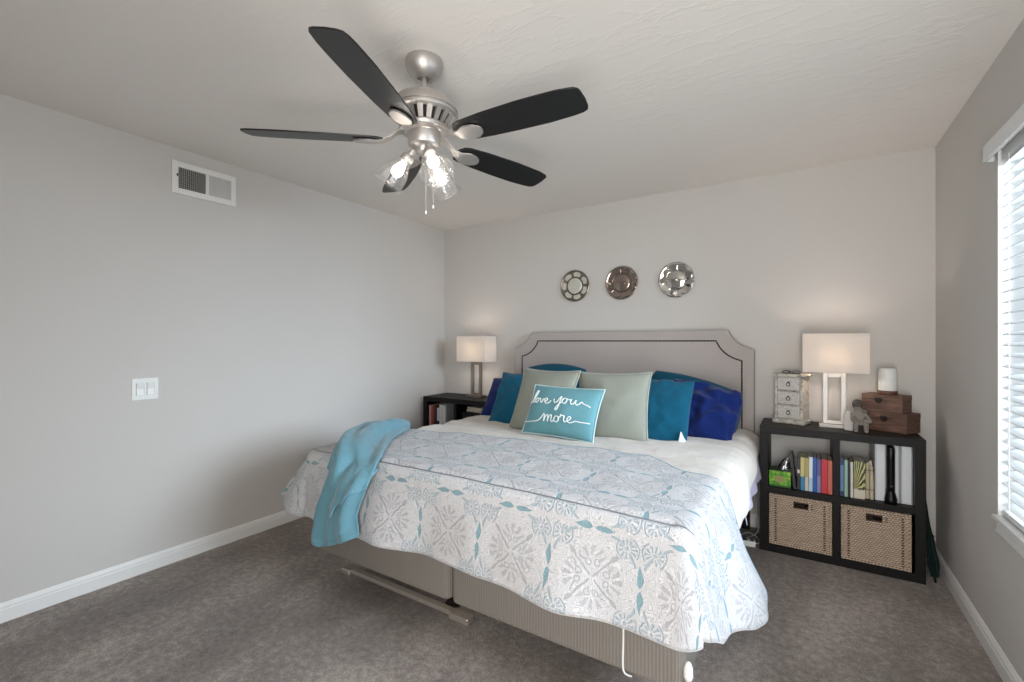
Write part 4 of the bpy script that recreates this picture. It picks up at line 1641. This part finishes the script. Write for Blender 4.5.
obj('switch_housing', MB().lathe([(.070, 2.152), (.072, 2.146), (.065, 2.140), (.065, 2.098), (.062, 2.092), (.046, 2.087), (.038, 2.078), (.034, 2.064), (.022, 2.056), (.010, 2.052), (0, 2.052)], 40, T), M['nickel'], fan, smooth=40)

BZ = 2.108
for k in range(5):
    ang = R(3.7 + 72 * k)
    Mx = T @ Matrix.Rotation(ang, 4, 'Z') @ Matrix.Translation((0, 0, BZ)) @ Matrix.Rotation(R(-13), 4, 'X')
    # outline of the blade: radius along x, width along y
    o_ = [(x_ * (1.03 if x_ > .3 else 1), y_) for x_, y_ in [(.175, -.048), (.20, -.058), (.30, -.068), (.45, -.074), (.56, -.072), (.60, -.070), (.648, -.062), (.662, -.052), (.666, -.038), (.670, .0), (.668, .034), (.662, .050), (.646, .058), (.61, .063), (.52, .068), (.40, .066), (.30, .061), (.20, .052), (.175, .044), (.160, .022), (.157, -.002), (.162, -.028)]]
    bd = obj('blade', MB().prism(o_, lambda p: Mx @ Vector((p[0], p[1], 0)), lambda p: Mx @ Vector((p[0], p[1], .006))), M['blade'], fan, bevel=.0015)
    b = MB()
    # blade iron: arm from flywheel rising to a flared plate under the blade
    Mi = T @ Matrix.Rotation(ang, 4, 'Z')
    cs = spline([(.080, 0, 2.150), (.105, 0, 2.143), (.130, 0, 2.124), (.155, 0, 2.110), (.18, 0, 2.101), (.22, 0, 2.100), (.255, 0, 2.100), (.280, 0, 2.100)], 5)
    wtab = [(.08, .022), (.125, .015), (.165, .020), (.215, .037), (.25, .032), (.272, .020), (.28, .008)]
    vs = []
    for p in cs:
        w_ = interp(wtab, p.x)
        tw = math.tan(R(-13)) * smoothstep(.14, .19, p.x)
        for sy, sz in ((-1, -1), (1, -1), (1, 1), (-1, 1)):
            vs.append(Mi @ Vector((p.x, sy * w_, p.z + sz * .0035 + sy * w_ * tw)))
    fs = [(i * 4 + q, i * 4 + (q + 1) % 4, i * 4 + 4 + (q + 1) % 4, i * 4 + 4 + q) for i in range(len(cs) - 1) for q in range(4)]
    fs += [(3, 2, 1, 0), tuple(len(vs) - 4 + q for q in range(4))]
    b.add(vs, fs)
    for sx_i, sy_i in ((.20, -.018), (.20, .018), (.25, 0)):
        b.lathe([(.006, 0), (.005, .003), (0, .004)], 10, Mx @ Matrix.Translation((sx_i, sy_i, -.0075)) @ Matrix.Rotation(PI, 4, 'X'))
    obj('blade_iron', b, M['nickel'], bd, smooth=35)

M['fanbulb'] = emit('fan_bulb', (255, 244, 230), 1.6)
for k, ca in enumerate((212.5, -27.5, 92.5)):
    Ma = T @ Matrix.Rotation(R(ca), 4, 'Z') @ Matrix.Translation((.050, 0, 2.066)) @ Matrix.Rotation(R(180 - 38), 4, 'Y')
    # local +z now points outwards and down
    fit = obj('light_arm', MB().lathe([(.012, -.012), (.013, .012), (.024, .018), (.027, .026), (.027, .044), (.024, .048)], 24, Ma), M['nickel'], fan, smooth=40)
    obj('glass_shade', MB().lathe([(.028, .040), (.030, .052), (.038, .070), (.048, .092), (.053, .112), (.055, .130), (.060, .150), (.069, .163), (.0675, .1635), (.058, .151), (.053, .130), (.051, .112), (.046, .093), (.036, .071), (.028, .053)], 36, Ma, False), M['glass'], fit, smooth=180)
    obj('bulb', MB().lathe([(.012, .046), (.013, .056), (.020, .074), (.0245, .091), (.023, .106), (.014, .117), (0, .121)], 24, Ma), M['fanbulb'], fit, smooth=180)
    p = Ma @ Vector((0, 0, .100))
    point('fan_light', p, 1.3, (1, .90, .80), .027)
for dx, zb in ((-.018, 1.845), (.022, 1.862)):
    ch_ = obj('pull_chain', MB().tube([(FX + dx, FY + .03, 2.06), (FX + dx, FY + .03, zb)], .0008, 6), M['nickel'], fan, smooth=60)
    obj('chain_knob', MB().lathe([(0, 0), (.003, .003), (.0038, .010), (.002, .017), (0, .018)], 12, Matrix.Translation((FX + dx, FY + .03, zb - .022))), M['white_plastic'], ch_, smooth=60)
